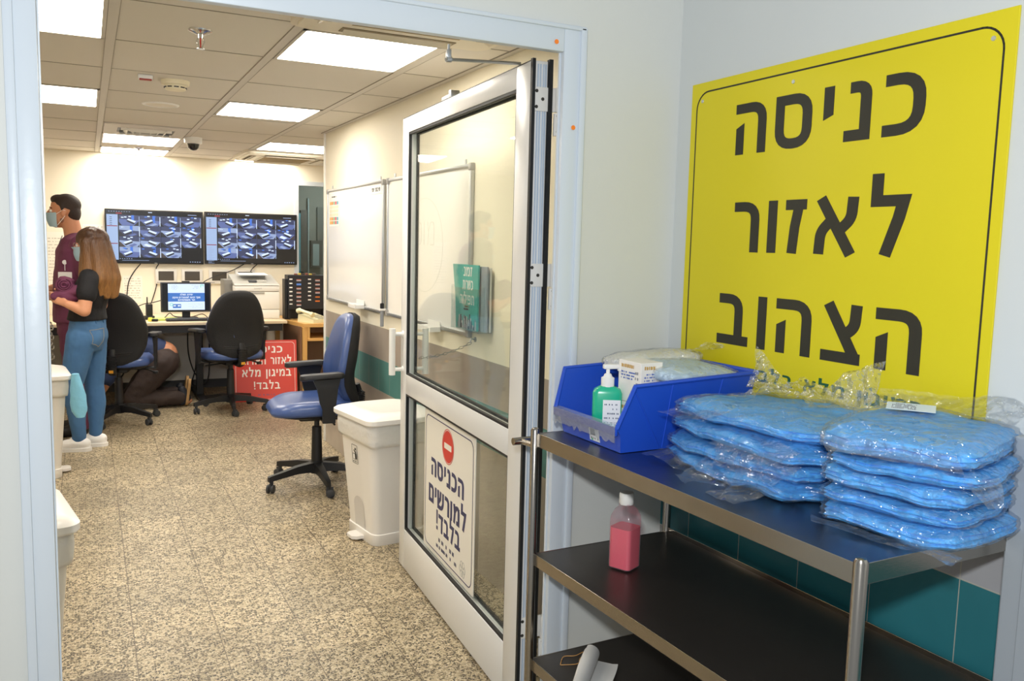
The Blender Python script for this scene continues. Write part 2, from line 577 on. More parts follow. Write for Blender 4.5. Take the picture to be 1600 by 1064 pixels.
def m_terrazzo():
    m = bpy.data.materials.new('terrazzo'); g = NG(m)
    o = g.xyz()
    px, py = 0.293, 0.3045
    gx, gy = g.grid(o[0], 0.119, px, 0.0036), g.grid(o[1], 3.29, py, 0.0036)
    grout = g.m('MAXIMUM', gx, gy)
    cx = g.m('FLOOR', g.m('DIVIDE', g.m('SUBTRACT', o[0], 0.119), px))
    cy = g.m('FLOOR', g.m('DIVIDE', g.m('SUBTRACT', o[1], 3.29), py))
    wn = g.nt.nodes.new('ShaderNodeTexWhiteNoise'); wn.noise_dimensions = '2D'
    g.nt.links.new(g.comb(cx, cy, 0.0), wn.inputs['Vector'])
    tile = wn.outputs['Value']
    vec = g.comb(g.m('ADD', o[0], g.m('MULTIPLY', tile, 3.7)), g.m('MULTIPLY', g.m('ADD', o[1], tile), 1.0), 0.0)
    nz = g.noise(90, 2, vec)
    add = g.nt.nodes.new('ShaderNodeVectorMath'); add.operation = 'MULTIPLY_ADD'
    g.nt.links.new(nz['Color'], add.inputs[0]); add.inputs[1].default_value = (0.004, 0.004, 0); g.nt.links.new(vec, add.inputs[2])
    def chips(scale, keep, edge):
        a = g.nt.nodes.new('ShaderNodeTexVoronoi'); a.voronoi_dimensions = '2D'; a.inputs['Scale'].default_value = scale
        e = g.nt.nodes.new('ShaderNodeTexVoronoi'); e.voronoi_dimensions = '2D'; e.feature = 'DISTANCE_TO_EDGE'; e.inputs['Scale'].default_value = scale
        for n in (a, e): g.nt.links.new(add.outputs[0], n.inputs['Vector'])
        rc = g.nt.nodes.new('ShaderNodeSeparateColor'); g.nt.links.new(a.outputs['Color'], rc.inputs[0])
        return g.m('MULTIPLY', g.m('LESS_THAN', rc.outputs[0], keep), g.m('GREATER_THAN', e.outputs['Distance'], edge)), rc.outputs[1]
    c1, k1 = chips(95, 0.42, 0.11)
    c2, k2 = chips(190, 0.34, 0.12)
    c3, k3 = chips(130, 0.35, 0.08)
    base = g.mix(g.noise(5, 3)['Fac'], lin('#b09f80'), lin('#cbba99'))
    base = g.mix(g.m('MULTIPLY', c3, 0.75), base, lin('#e2d5b8'))
    dark = g.mix(k1, lin('#2e261c'), lin('#6e6048'))
    dark2 = g.mix(k2, lin('#42392a'), lin('#7d6e55'))
    col = g.mix(c2, base, dark2)
    col = g.mix(c1, col, dark)
    hs = g.nt.nodes.new('ShaderNodeHueSaturation')
    g.nt.links.new(g.m('MULTIPLY_ADD', tile, 0.22, 0.84), hs.inputs['Value'])
    g.nt.links.new(col, hs.inputs['Color'])
    col = hs.outputs[0]
    wear = g.noise(0.9, 4)['Fac']
    col = g.mix(g.m('MULTIPLY', g.m('GREATER_THAN', wear, 0.56), 0.12), col, lin('#5a4c3c'))
    # dirt worn in just inside the doorway
    dx, dy = g.m('SUBTRACT', o[0], -0.02), g.m('SUBTRACT', o[1], 3.0)
    rr = g.m('SQRT', g.m('ADD', g.m('MULTIPLY', dx, dx), g.m('MULTIPLY', dy, dy)))
    rr = g.m('ADD', rr, g.m('MULTIPLY', g.m('SUBTRACT', g.noise(9, 3)['Fac'], 0.5), 0.16))
    col = g.mix(g.m('MULTIPLY', g.m('LESS_THAN', rr, 0.13), 0.55), col, lin('#4d4236'))
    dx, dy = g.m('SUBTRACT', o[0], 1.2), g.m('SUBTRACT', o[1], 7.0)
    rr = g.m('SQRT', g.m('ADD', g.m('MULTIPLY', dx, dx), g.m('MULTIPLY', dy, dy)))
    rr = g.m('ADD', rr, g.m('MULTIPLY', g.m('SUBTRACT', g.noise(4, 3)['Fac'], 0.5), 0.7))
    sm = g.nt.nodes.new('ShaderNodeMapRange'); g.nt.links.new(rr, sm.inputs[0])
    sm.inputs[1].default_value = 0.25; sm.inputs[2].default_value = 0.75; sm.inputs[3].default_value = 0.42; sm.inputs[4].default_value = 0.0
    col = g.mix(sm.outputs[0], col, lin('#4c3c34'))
    col = g.mix(g.m('MULTIPLY', grout, 0.75), col, lin('#54463a'))
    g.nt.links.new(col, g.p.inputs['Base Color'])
    g.p.inputs['Roughness'].default_value = 0.42
    g.p.inputs['Specular IOR Level'].default_value = 0.35
    g.bump(g.m('SUBTRACT', 1.0, grout), 0.2, 0.002)
    return m

def m_wall(name, paint, bands=None, pitch=0.205, joff=0.0, top=None, axis=1):
    """painted wall; bands = [(z0, z1, colour)] of glazed tiles with upright joints"""
    m = bpy.data.materials.new(name); g = NG(m)
    o = g.xyz()
    nz = g.noise(2.2, 4)['Fac']
    c = lin(paint)
    col = g.mix(nz, tuple(v * 0.96 for v in c[:3]) + (1,), tuple(min(1, v * 1.02) for v in c[:3]) + (1,))
    rough = 0.55
    if bands:
        jt = g.grid(o[axis], joff, pitch, 0.0024)
        tilemask = g.m('LESS_THAN', o[2], top)
        for z0, z1, cc in bands:
            k = g.band(o[2], z0, z1)
            a = lin(cc)
            tcol = g.mix(g.noise(6, 3)['Fac'], tuple(v * 0.85 for v in a[:3]) + (1,), tuple(min(1, v * 1.12) for v in a[:3]) + (1,))
            col = g.mix(k, col, tcol)
            ln = g.band(o[2], z1 - 0.0016, z1 + 0.0016)
            jt = g.m('MAXIMUM', jt, ln)
        jt = g.m('MULTIPLY', jt, tilemask)
        col = g.mix(g.m('MULTIPLY', jt, 0.75), col, lin('#b9b3a4'))
        g.put(g.p.inputs['Roughness'], g.m('MULTIPLY_ADD', tilemask, -0.30, 0.55))
        g.bump(g.m('SUBTRACT', g.m('MULTIPLY', g.noise(120, 2)['Fac'], 0.15), jt), 0.25, 0.003)
    else:
        g.p.inputs['Roughness'].default_value = rough
        g.bump(g.noise(140, 3)['Fac'], 0.08, 0.004)
    g.p.inputs['Specular IOR Level'].default_value = 0.35
    g.nt.links.new(col, g.p.inputs['Base Color'])
    return m

M_FLOOR = m_terrazzo()
M_CORR = m_wall('corridor paint', '#d3d6d4', [(0.0, 0.62, '#8d8a86'), (0.62, 0.825, '#2d7078'), (0.825, 1.03, '#a3a3a6')], 0.225, 1.127, 1.03)
M_FRONT = m_wall('doorway wall paint', '#d9dad5')
M_CREAM = m_wall('cream paint', '#f5edd9')
M_ROOMR = m_wall('cream wall over glazed tiles', '#f4ecd6', [(0.0, 0.2, '#b9ada0'), (0.2, 0.4, '#b9ada0'), (0.4, 0.6, '#b9ada0'), (0.6, 0.795, '#5d8f8b'), (0.795, 0.99, '#b3a79b')], 0.209, 4.763, 0.99)
M_FRAME = mat('white lacquered aluminium', '#d5dde5', 0.32, 0.0, bump=0.03, bscale=40)
M_LEAF = mat('room-lit white aluminium', '#e9e8e5', 0.3, bump=0.03, bscale=40)  # warm light from inside the room is put into the leaf's colour
M_ALU = mat('aluminium', '#b9bcbf', 0.35, 0.9)
M_GASKET = mat('black rubber gasket', '#17181a', 0.6)
M_BLACK = mat('black plastic', '#17171a', 0.5, bump=0.05, bscale=300)
M_DKGREY = mat('dark grey plastic', '#34363a', 0.5)
M_WHITEP = mat('white plastic', '#f1efea', 0.35)
M_STEEL = mat('brushed stainless steel', '#a39c92', 0.2, 1.0, bump=0.06, bscale=90, stretch=(1, 14, 14), bdist=0.002)
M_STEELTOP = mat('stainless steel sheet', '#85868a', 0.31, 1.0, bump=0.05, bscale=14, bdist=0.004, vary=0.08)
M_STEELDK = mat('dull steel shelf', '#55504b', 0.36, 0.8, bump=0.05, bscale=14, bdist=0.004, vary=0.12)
M_CHROME = mat('chrome', '#d9dadc', 0.12, 1.0)
M_INK = mat('black print', '#26241f', 0.5)
M_PAPER = mat('white paper', '#f2f1ee', 0.7)
M_CABLE = mat('black cable', '#1a1a1c', 0.55)
M_ORANGE = mat('orange sticker', '#ff8a2a', 0.5)

# ------------------------------------------------------------------ the setting
def struct(name, bm, m, label, cat='wall', smooth=False):
    return tag(obj(name, bm, m, smooth=smooth), label, cat, kind='structure')

b = B(); box(b, -2.1, 3.3, -1.6, 9.1, -0.08, 0.0)
struct('floor', b, M_FLOOR, 'speckled beige and black terrazzo tile floor running through the doorway', 'floor')

b = B(); box(b, -2.1, -0.135, 2.17, 2.27, 0, 2.9); box(b, 1.275, 1.73, 2.17, 2.27, 0, 2.9); box(b, -0.135, 1.275, 2.17, 2.27, 2.112, 2.9)
struct('wall_front', b, M_FRONT, 'pale wall around the open doorway, between corridor and control room')
b = B(); box(b, 1.63, 1.73, -1.6, 2.17, 0, 2.9)
struct('wall_corridor_right', b, M_CORR, 'pale corridor wall behind the steel trolley and big yellow sign')
b = B(); box(b, 1.575, 1.73, 2.27, 6.285, 0, 2.3)
struct('wall_right', b, M_ROOMR, 'cream room wall with grey and teal tile dado carrying the whiteboards')
b = B(); box(b, 1.565, 1.58, 6.27, 6.30, 0, 2.275, r=0.002)
struct('trim_1', b, M_WHITEP, 'slim pale corner strip at the far end of the tiled room wall', 'trim')
b = B(); box(b, -2.1, 1.93, 9.0, 9.1, 0, 2.3); box(b, 1.93, 2.75, 9.0, 9.1, 0, 0.9); box(b, 1.93, 2.75, 9.0, 9.1, 2.105, 2.3); box(b, 2.75, 3.3, 9.0, 9.1, 0, 2.3)
struct('wall_back', b, M_CREAM, 'far cream wall carrying the two security monitors')
b = B(); box(b, -2.1, -2.0, 2.27, 9.0, 0, 2.3)
struct('wall_left', b, M_CREAM, 'cream side wall of the control room, hidden past the jamb')
b = B(); box(b, 3.2, 3.3, 6.285, 9.0, 0, 2.3); box(b, 1.73, 3.3, 6.185, 6.285, 0, 2.3)
struct('wall_far_right', b, M_CREAM, 'cream walls closing the far alcove of the control room')

M_TILE = mat('mineral ceiling tile', '#dcd6cd', 0.85, bump=0.12, bscale=160, bdist=0.004, vary=0.035, vscale=1.5)
M_RUN = mat('ceiling runner', '#cfc9c0', 0.5)
M_LINE = mat('ceiling joint', '#a39c90', 0.8)
CZ = 2.275
YL = [3.185, 3.847, 4.503, 5.165, 5.875, 6.615, 7.314, 8.03, 8.62]
b = B()
box(b, -2.1, 3.3, 2.27, 9.1, CZ, 2.33)
for x0, x1 in ((-0.49, -0.453), (0.087, 0.124), (0.698, 0.735), (1.283, 1.32), (1.93, 1.967)):
    y1 = 9.0 if x0 < 1.5 else 9.0
    box(b, x0, x1, 2.27 if x0 < 1.5 else 6.29, 9.0, CZ - 0.003, CZ + 0.01, mi=1)
    for e in (x0, x1): box(b, e - 0.0012, e + 0.0012, 2.27 if x0 < 1.5 else 6.29, 9.0, CZ - 0.0035, CZ + 0.01, mi=2)
for y in YL:
    box(b, -2.0, 1.575 if y < 6.28 else 3.2, y - 0.0022, y + 0.0022, CZ - 0.002, CZ + 0.01, mi=2)
box(b, 1.545, 1.575, 2.27, 6.285, CZ - 0.004, CZ + 0.01, mi=1)
box(b, 1.543, 1.547, 2.27, 6.285, CZ - 0.0045, CZ + 0.01, mi=2)
struct('ceiling', b, [M_TILE, M_RUN, M_LINE], 'beige tiled suspended ceiling of the control room', 'ceiling')

# door frame (jambs and header)
b = B()
for x0, x1 in ((-0.135, -0.084), (1.217, 1.275)):
    box(b, x0, x1, 2.157, 2.19 if x0 < 0 else 2.182, 0, 2.112 if x0 > 0 else 2.112, r=0.003)
    xm = x1 if x0 < 0 else x0
    s = 1 if x0 < 0 else -1
    box(b, xm - 0.004, xm + 0.004, 2.176, 2.188 if x0 < 0 else 2.184, 0, 2.05)
box(b, -0.084, 1.217, 2.157, 2.186, 2.044, 2.112, r=0.003)
box(b, -0.145, 1.285, 2.150, 2.17, 2.106, 2.118, r=0.003)
box(b, -0.148, -0.128, 2.150, 2.17, 0, 2.115, r=0.003)
box(b, 1.268, 1.288, 2.150, 2.17, 0, 2.115, r=0.003)
struct('trim_2', b, M_FRAME, 'white metal frame lining the open doorway', 'door frame', smooth=True)
for nm, p, lab in (('x', (1.190, 2.1555, 2.068), 'small orange dot sticker on the door header corner above the hinges'),
                   ('y', (1.252, 2.1555, 1.838), 'small orange dot sticker on the door jamb below the upper hinge')):
    b = B(); lathe(b, [(0.0065, 0), (0.0065, 0.0014)], n=16, M=Matrix.Translation(p) @ Matrix.Rotation(pi / 2, 4, 'X'))
    tag(obj('dot_sticker', b, M_ORANGE), lab, 'sticker', 'orange dot stickers on the door frame')

# grey upright at the right edge of the corridor wall
b = B(); box(b, 1.545, 1.63, 0.87, 0.985, 0, 1.17, r=0.004); box(b, 1.541, 1.55, 0.895, 0.945, 0, 1.17, r=0.002)
struct('trim_3', b, mat('grey painted metal', '#9aa1a8', 0.45), 'grey metal upright on the corridor wall at the camera end of the trolley', 'post')

# window in the far wall, dark room behind it
wn = thing('window_1', 'dark window with white frame in the far wall beside the wall monitors', 'window', (1.93, 9.0, 0.9), kind='structure')
b = B()
for x0, x1, z0, z1 in ((0, 0.045, 0, 1.205), (0.775, 0.82, 0, 1.205), (0.045, 0.775, 0, 0.045), (0.045, 0.775, 1.16, 1.205)):
    box(b, x0, x1, -0.012, 0.08, z0, z1, r=0.002)
obj('window_frame', b, M_FRAME, wn)
b = B(); box(b, 0.045, 0.775, 0.03, 0.036, 0.045, 1.16)
obj('pane', b, clear_mat('tinted window glass', '#d3d8d6', 0.06), wn)
b = B()
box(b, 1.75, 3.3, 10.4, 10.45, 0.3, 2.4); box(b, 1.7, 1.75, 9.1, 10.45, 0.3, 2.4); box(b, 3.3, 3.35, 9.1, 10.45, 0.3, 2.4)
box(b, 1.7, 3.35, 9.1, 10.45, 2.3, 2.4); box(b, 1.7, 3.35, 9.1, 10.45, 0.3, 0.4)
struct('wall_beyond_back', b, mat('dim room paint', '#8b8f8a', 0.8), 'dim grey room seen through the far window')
b = B(); box(b, 2.30, 2.375, 10.35, 10.4, 0.4, 1.86, mi=1); box(b, 1.95, 2.30, 10.36, 10.4, 0.4, 1.82, mi=0); box(b, 2.385, 2.40, 10.36, 10.4, 0.4, 2.0, mi=2); box(b, 2.415, 2.55, 10.32, 10.4, 1.18, 1.5, mi=1); box(b, 2.435, 2.51, 10.315, 10.33, 1.2, 1.46, mi=2); box(b, 2.5, 2.58, 10.36, 10.4, 1.5, 1.9, mi=3)
struct('door_2', b, [mat('teal door', '#5fb4cc', 0.5), mat('grey jamb', '#4c504f', 0.5), mat('pale notice', '#9db0b4', 0.6), mat('grey cabinet', '#6a706e', 0.6)], 'teal door and dark jamb glimpsed through the far window', 'door')

lamp('added_window_fill', 'POINT', (2.6, 9.7, 2.0), 24, (1.0, 1.0, 0.96), 0.1)  # added unseen fill light, brightens what shows through the far window

# ------------------------------------------------------------------ ceiling fittings
M_LIGHT = mat('light panel', '#fff8ec', 0.5, emit=18.0)
def light_panel(x0, x1, y0, y1, label):
    t = thing('ceiling_light', label, 'ceiling light', ((x0 + x1) / 2, (y0 + y1) / 2, CZ), group='square light panels in the ceiling')
    w, d = (x1 - x0) / 2, (y1 - y0) / 2
    b = B()
    f = 0.014
    box(b, -w, w, -d, -d + f, -0.006, -0.0005); box(b, -w, w, d - f, d, -0.006, -0.0005)
    box(b, -w, -w + f, -d, d, -0.006, -0.0005); box(b, w - f, w, -d, d, -0.006, -0.0005)
    obj('frame', b, M_RUN, t)
    b = B(); box(b, -w + f, w - f, -d + f, d - f, -0.004, -0.0012)
    obj('diffuser', b, M_LIGHT, t)
light_panel(-0.45, 0.085, 3.19, 3.845, 'glowing ceiling panel partly hidden by the jamb, in line with sprinkler')
light_panel(-0.45, 0.085, 5.17, 5.87, 'glowing ceiling panel partly hidden by the jamb, level with the ceiling speaker')
light_panel(0.737, 1.28, 5.17, 5.76, 'glowing ceiling panel between the smoke detector and the tiled wall')
light_panel(0.737, 1.28, 3.255, 3.845, 'largest glowing ceiling panel, in front of the near air conditioner')
light_panel(0.126, 0.696, 7.32, 8.02, 'glowing ceiling panel right behind the square air diffuser')
light_panel(0.126, 0.696, 8.4, 8.98, 'thin glowing ceiling panel against the far wall above the two wall monitors')
light_panel(1.322, 1.92, 7.1, 7.74, 'glowing ceiling panel just before the far air conditioner')
light_panel(1.322, 1.92, 8.64, 8.98, 'thin glowing ceiling panel behind the far air conditioner')

M_ACW = mat('air conditioner plastic', '#e3dac6', 0.4)
def ac_unit(cx, cy, w, d, label):
    t = thing('ceiling_air_conditioner', label, 'air conditioner', (cx, cy, CZ), group='cassette air conditioners')
    b = B()
    prism(b, rrect(w, d, 0.06), -0.028, -0.0005)
    prism(b, rrect(w * 0.94, d * 0.94, 0.05), -0.036, -0.027)
    obj('housing', b, M_ACW, t, smooth=True)
    b = B()
    g = 0.56
    prism(b, rrect(w * g, d * g, 0.01), -0.041, -0.035)
    obj('grille', b, M_ACW, t)
    b = B()
    n = 22
    for i in range(n):
        y = -d * g / 2 + d * g * (i + 0.5) / n
        box(b, -w * g / 2 + 0.015, w * g / 2 - 0.015, y - d * g / n * 0.28, y + d * g / n * 0.28, -0.0425, -0.040)
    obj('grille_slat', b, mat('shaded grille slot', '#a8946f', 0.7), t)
    for k in range(4):
        M = Matrix.Rotation(k * pi / 2, 4, 'Z')
        r = (d if k % 2 == 0 else w) * 0.39
        L = (w if k % 2 == 0 else d) * 0.28
        b = B()
        box(b, -L, L, -r - 0.03, -r + 0.03, -0.0385, -0.034, M=M)
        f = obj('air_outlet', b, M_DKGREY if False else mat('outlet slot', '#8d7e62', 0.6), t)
        b = B()
        box(b, -L + 0.01, L - 0.01, -0.022, 0.022, -0.002, 0.002, M=M @ Matrix.Translation((0, -r, -0.041)) @ Matrix.Rotation(radians(24), 4, 'X'))
        obj('vane', b, M_ACW, t)
ac_unit(1.03, 2.735, 0.76, 0.80, 'square air conditioner cassette in the ceiling just behind the door header')
ac_unit(1.66, 8.20, 0.80, 0.80, 'square air conditioner cassette in the ceiling near the far wall')

t = thing('air_diffuser', 'square white air diffuser between speaker and lit panel in the ceiling', 'vent', (0.41, 6.965, CZ))
b = B()
for x0, x1, y0, y1 in ((-0.28, 0.28, -0.34, -0.15), (-0.28, 0.28, 0.15, 0.34), (-0.28, -0.19, -0.15, 0.15), (0.19, 0.28, -0.15, 0.15)):
    box(b, x0, x1, y0, y1, -0.008, -0.0005)
obj('plate', b, M_RUN, t)
b = B(); box(b, -0.19, 0.19, -0.15, 0.15, -0.003, -0.0006); obj('throat', b, M_DKGREY, t)
b = B()
for k in range(4):
    for i in range(3):
        M = Matrix.Rotation(k * pi / 2, 4, 'Z') @ Matrix.Translation((0, -0.135 + i * 0.045, -0.012)) @ Matrix.Rotation(radians(-40), 4, 'X')
        L = 0.17 - i * 0.05
        box(b, -L, L, -0.016, 0.016, -0.0015, 0.0015, M=M)
obj('blade', b, M_WHITEP, t)

def sprinkler(x, y, label):
    t = thing('fire_sprinkler', label, 'sprinkler', (x, y, CZ), group='fire sprinklers in the ceiling')
    b = B(); lathe(b, [(0.012, -0.0165), (0.02, -0.015), (0.042, -0.005), (0.043, -0.0005)], n=28); obj('escutcheon', b, M_CHROME, t, smooth=True)
    b = B()
    lathe(b, [(0.009, -0.03), (0.011, -0.014)], n=14)
    for s in (-1, 1): tube(b, [(0.009 * s, 0, -0.028), (0.014 * s, 0, -0.042), (0.004 * s, 0, -0.066)], 0.0022, n=8)
    lathe(b, [(0.016, -0.07), (0.016, -0.068), (0.004, -0.064)], n=18)
    obj('body', b, M_CHROME, t, smooth=True)
    b = B(); lathe(b, [(0.0025, -0.063), (0.003, -0.05), (0.0025, -0.03)], n=10); obj('glass_bulb', b, mat('red bulb', '#c8281c', 0.2), t, smooth=True)
sprinkler(0.404, 3.5, 'chrome fire sprinkler hanging from the ceiling tile just inside the doorway')
sprinkler(0.431, 8.32, 'small chrome fire sprinkler between the two far light panels by the far wall')

t = thing('smoke_detector', 'round cream smoke detector with dark slots in the ceiling', 'smoke detector', (0.418, 4.68, CZ))
b = B(); lathe(b, [(0.045, -0.046), (0.05, -0.043), (0.052, -0.024), (0.066, -0.021), (0.068, -0.0005)], n=36); obj('housing', b, mat('cream plastic', '#ece2c4', 0.4), t, smooth=True)
b = B()
for k in range(10):
    a = 2 * pi * k / 10
    box(b, -0.011, 0.011, -0.003, 0.003, -0.0025, 0.0025, M=Matrix.Rotation(a, 4, 'Z') @ Matrix.Translation((0, 0.0505, -0.035)))
obj('vent_slot', b, M_BLACK, t)
t = thing('call_indicator', 'small white ceiling indicator with a red lens beside smoke detector', 'indicator', (0.275, 4.595, CZ))
b = B(); box(b, -0.033, 0.033, -0.02, 0.02, -0.022, -0.0005, r=0.004); obj('housing', b, M_WHITEP, t, smooth=True)
b = B(); box(b, -0.028, 0.028, -0.0225, 0.0, -0.028, -0.020, r=0.003); obj('lens', b, mat('red lens', '#a43a2a', 0.3), t, smooth=True)
t = thing('ceiling_speaker', 'flat round white speaker ring in the ceiling past smoke detector', 'speaker', (0.412, 5.545, CZ))
b = B(); lathe(b, [(0.085, -0.002), (0.09, -0.008), (0.1, -0.006), (0.104, -0.0005)], n=36); obj('rim', b, M_WHITEP, t, smooth=True)
b = B(); lathe(b, [(0.083, -0.0045), (0.083, -0.001)], n=30); lathe(b, [(0.03, -0.0075), (0.05, -0.0045)], n=24); obj('grille', b, M_ACW, t, smooth=True)
t = thing('dome_camera', 'white dome security camera with dark bubble under the ceiling', 'camera', (0.765, 7.2, CZ))
b = B(); lathe(b, [(0.052, -0.05), (0.066, -0.045), (0.068, -0.0005)], n=30); obj('mount', b, M_WHITEP, t, smooth=True)
b = B(); lathe(b, [(0.002, -0.1), (0.022, -0.096), (0.04, -0.08), (0.048, -0.05)], n=28); obj('bubble', b, mat('dark dome', '#1b1b20', 0.08, spec=0.8), t, smooth=True)

# ------------------------------------------------------------------ the open door leaf
TH = math.atan2(2.287 - 3.686, 1.188 - 1.271)
DM = Matrix.Translation((1.271, 3.686, 0)) @ Matrix.Rotation(TH, 4, 'Z')
door = thing('door_1', 'white metal framed glass door standing open into the control room', 'door', (1.271, 3.686, 0), TH, kind='structure')
LW, LH, LT = 1.395, 2.043, 0.055
b = B()
box(b, 0, 0.078, 0, LT, 0.012, LH, r=0.003); box(b, 1.275, LW, 0, LT, 0.012, LH, r=0.003)
box(b, 0.078, 1.275, 0.001, LT - 0.001, 0.012, 0.195, r=0.002); box(b, 0.078, 1.275, 0.001, LT - 0.001, 0.825, 0.912, r=0.002); box(b, 0.078, 1.275, 0.001, LT - 0.001, 1.978, LH, r=0.002)
obj('leaf_frame', b, M_LEAF, door, smooth=True)
b = B()
for z0, z1 in ((0.195, 0.825), (0.912, 1.978)):
    for y0, y1 in ((0.004, 0.016), (LT - 0.016, LT - 0.004)):
        box(b, 0.078, 1.275, y0, y1, z0, z0 + 0.009); box(b, 0.078, 1.275, y0, y1, z1 - 0.009, z1)
        box(b, 0.078, 0.087, y0, y1, z0, z1); box(b, 1.266, 1.275, y0, y1, z0, z1)
obj('gasket', b, M_GASKET, door)
M_GLASS = clear_mat('door glass', '#fbfdfb', 0.05)
b = B(); box(b, 0.08, 1.273, 0.024, 0.030, 0.914, 1.976); obj('pane', b, M_GLASS, door)
b = B(); box(b, 0.08, 1.273, 0.024, 0.030, 0.197, 0.823); obj('pane', b, M_GLASS, door)
# hinge-side edge with its seals and profile ribs
b = B()
box(b, LW - 0.004, LW + 0.010, -0.004, 0.006, 0.012, LH + 0.004); box(b, LW - 0.004, LW + 0.014, LT - 0.006, LT + 0.006, 0.012, LH + 0.004)
box(b, 0.0, LW, LT * 0.06, LT * 0.16, LH, LH + 0.004)
obj('edge_seal', b, M_GASKET, door)
b = B()
for y in (0.016, 0.024, 0.034, 0.041): box(b, LW, LW + 0.005, y, y + 0.003, 0.012, LH - 0.01)
obj('edge_profile', b, mat('blue white aluminium', '#c3d2e4', 0.3), door)
# closer arm and small catch on the top edge
b = B()
inv = DM.inverted()
P = lambda x, y, z: tuple(inv @ Vector((x, y, z)))
tube(b, [P(0.905, 2.25, 2.044), P(0.905, 2.25, 2.0)], 0.0035, 10); box(b, -0.007, 0.007, -0.006, 0.006, -0.018, 0.014, r=0.002, M=Matrix.Translation(P(0.905, 2.25, 2.016))); lathe(b, [(0.008, -0.008), (0.008, 0.008)], n=14, M=Matrix.Translation(P(0.905, 2.25, 2.004)) @ Matrix.Rotation(pi / 2, 4, 'X'))
tube(b, [P(0.895, 2.245, 2.002), P(1.20, 2.40, 2.052)], 0.0048, 8)
obj('closer_arm', b, M_ALU, door, smooth=True)
b = B(); box(b, 0.50, 0.62, 0.012, 0.040, LH, LH + 0.022, r=0.003); box(b, 0.60, 0.625, 0.008, 0.045, LH, LH + 0.034, r=0.003)
obj('top_catch', b, M_ALU, door, smooth=True)
# push-pull handle: one bar on each face
for s, y0 in ((-1, 0.0), (1, LT)):
    b = B()
    y = y0 + s * 0.05
    tube(b, [(0.035, y, 0.905), (0.035, y, 1.115)], 0.0145, 14)
    for z in (0.93, 1.09): tube(b, [(0.035, y0, z), (0.035, y, z)], 0.009, 10); lathe(b, [(0.015, 0), (0.015, 0.006)], M=Matrix.Translation((0.035, y0, z)) @ Matrix.Rotation(pi / 2 * (1 if s < 0 else -1), 4, 'X'))
    obj('handle', b, M_WHITEP, door, smooth=True)
# lock plate on free edge
b = B(); box(b, -0.003, 0.002, 0.015, 0.04, 0.82, 0.9, r=0.001); obj('latch_plate', b, M_ALU, door)
M_HINGE = mat('white hinge metal', '#e8e6e1', 0.35, bump=0.02)
for zc in (1.905, 1.385, 0.27):
    b = B()
    box(b, LW, LW + 0.007, 0.004, LT + 0.03, zc - 0.008, zc + 0.062, r=0.002)
    lathe(b, [(0.012, zc - 0.008), (0.012, zc + 0.062)], c=(LW + 0.012, LT + 0.028, 0), n=14)
    box(b, LW + 0.008, LW + 0.018, LT + 0.012, LT + 0.058, zc - 0.078, zc - 0.012, r=0.002)
    h = obj('hinge', b, M_HINGE, door, smooth=True)
    b = B()
    for y, z in ((0.012, 0.05), (0.012, 0.004), (0.032, 0.027)):
        lathe(b, [(0.0052, 0), (0.0052, 0.001)], n=12, M=Matrix.Translation((LW + 0.0072, y, zc + z)) @ Matrix.Rotation(pi / 2, 4, 'Y'))
    for y, z in ((LT + 0.022, -0.02), (LT + 0.022, -0.066), (LT + 0.044, -0.044), (LT + 0.05, -0.018)):
        lathe(b, [(0.004, 0), (0.004, 0.001)], n=12, M=Matrix.Translation((LW + 0.0182, y, zc + z)) @ Matrix.Rotation(pi / 2, 4, 'Y'))
    obj('screw', b, mat('dark screw', '#55534f', 0.4, 0.7), h)

# no-entry notice on the lower pane
rng = random.Random(4)
M_SIGNW = mat('cream sign board', '#f3efe4', 0.45)
M_NAVY = mat('navy print', '#33335f', 0.5)
M_RED = mat('red print', '#d8382c', 0.45)
sx, sz = 0.6275, 0.508
o = DM @ Vector((sx, 0.020, sz))
sg = thing('entry_notice', 'white no-entry notice in Hebrew on the lower pane of the glass door', 'sign', o, TH)
b = B(); box(b, -0.3075, 0.3075, -0.0, 0.0035, -0.298, 0.298, r=0.001); obj('board', b, M_SIGNW, sg)
FM = frame_M((0, -0.0003, 0), (1, 0, 0), (0, 0, 1))
b = B(); outline(b, rrect(0.575, 0.555, 0.035, 6), 0.004, 0, 0.0005, M=FM); obj('border', b, M_NAVY, sg)
b = B(); prism(b, [(0.064 * cos(a * pi / 24), 0.196 + 0.064 * sin(a * pi / 24)) for a in range(48)], 0, 0.0006, M=FM)
outline(b, [(0.069 * cos(a * pi / 24), 0.196 + 0.069 * sin(a * pi / 24)) for a in range(48)], 0.003, 0, 0.0005, M=FM)
prism(b, [(-0.043, 0.184), (0.043, 0.184), (0.043, 0.207), (-0.043, 0.207)], 0.0006, 0.0011, M=FM, mi=1)
obj('no_entry_symbol', b, [M_RED, M_SIGNW], sg)
words(sg, M_NAVY, FM, [('הכניסה', 0.074, -0.008, 0.034, dict(width=0.40, w=0.215)), ('למורשים', 0.076, -0.008, -0.085, dict(width=0.46, w=0.215)), ('בלבד!', 0.072, 0.012, -0.178, dict(width=0.29, w=0.215))])
text_rows(sg, M_NAVY, FM, [(-0.10, 0.09, -0.222, 0.016, 0.7), (-0.13, 0.12, -0.252, 0.014, 0.6)], rng)
b = B()
for k in range(6): outline(b, [(0.19 + 0.02 * cos(k * pi / 3) + 0.013 * cos(a * pi / 6), -0.235 + 0.02 * sin(k * pi / 3) + 0.013 * sin(a * pi / 6)) for a in range(12)], 0.0012, 0, 0.0005, M=FM)
obj('emblem', b, mat('pale grey print', '#a9a9a4', 0.6), sg)

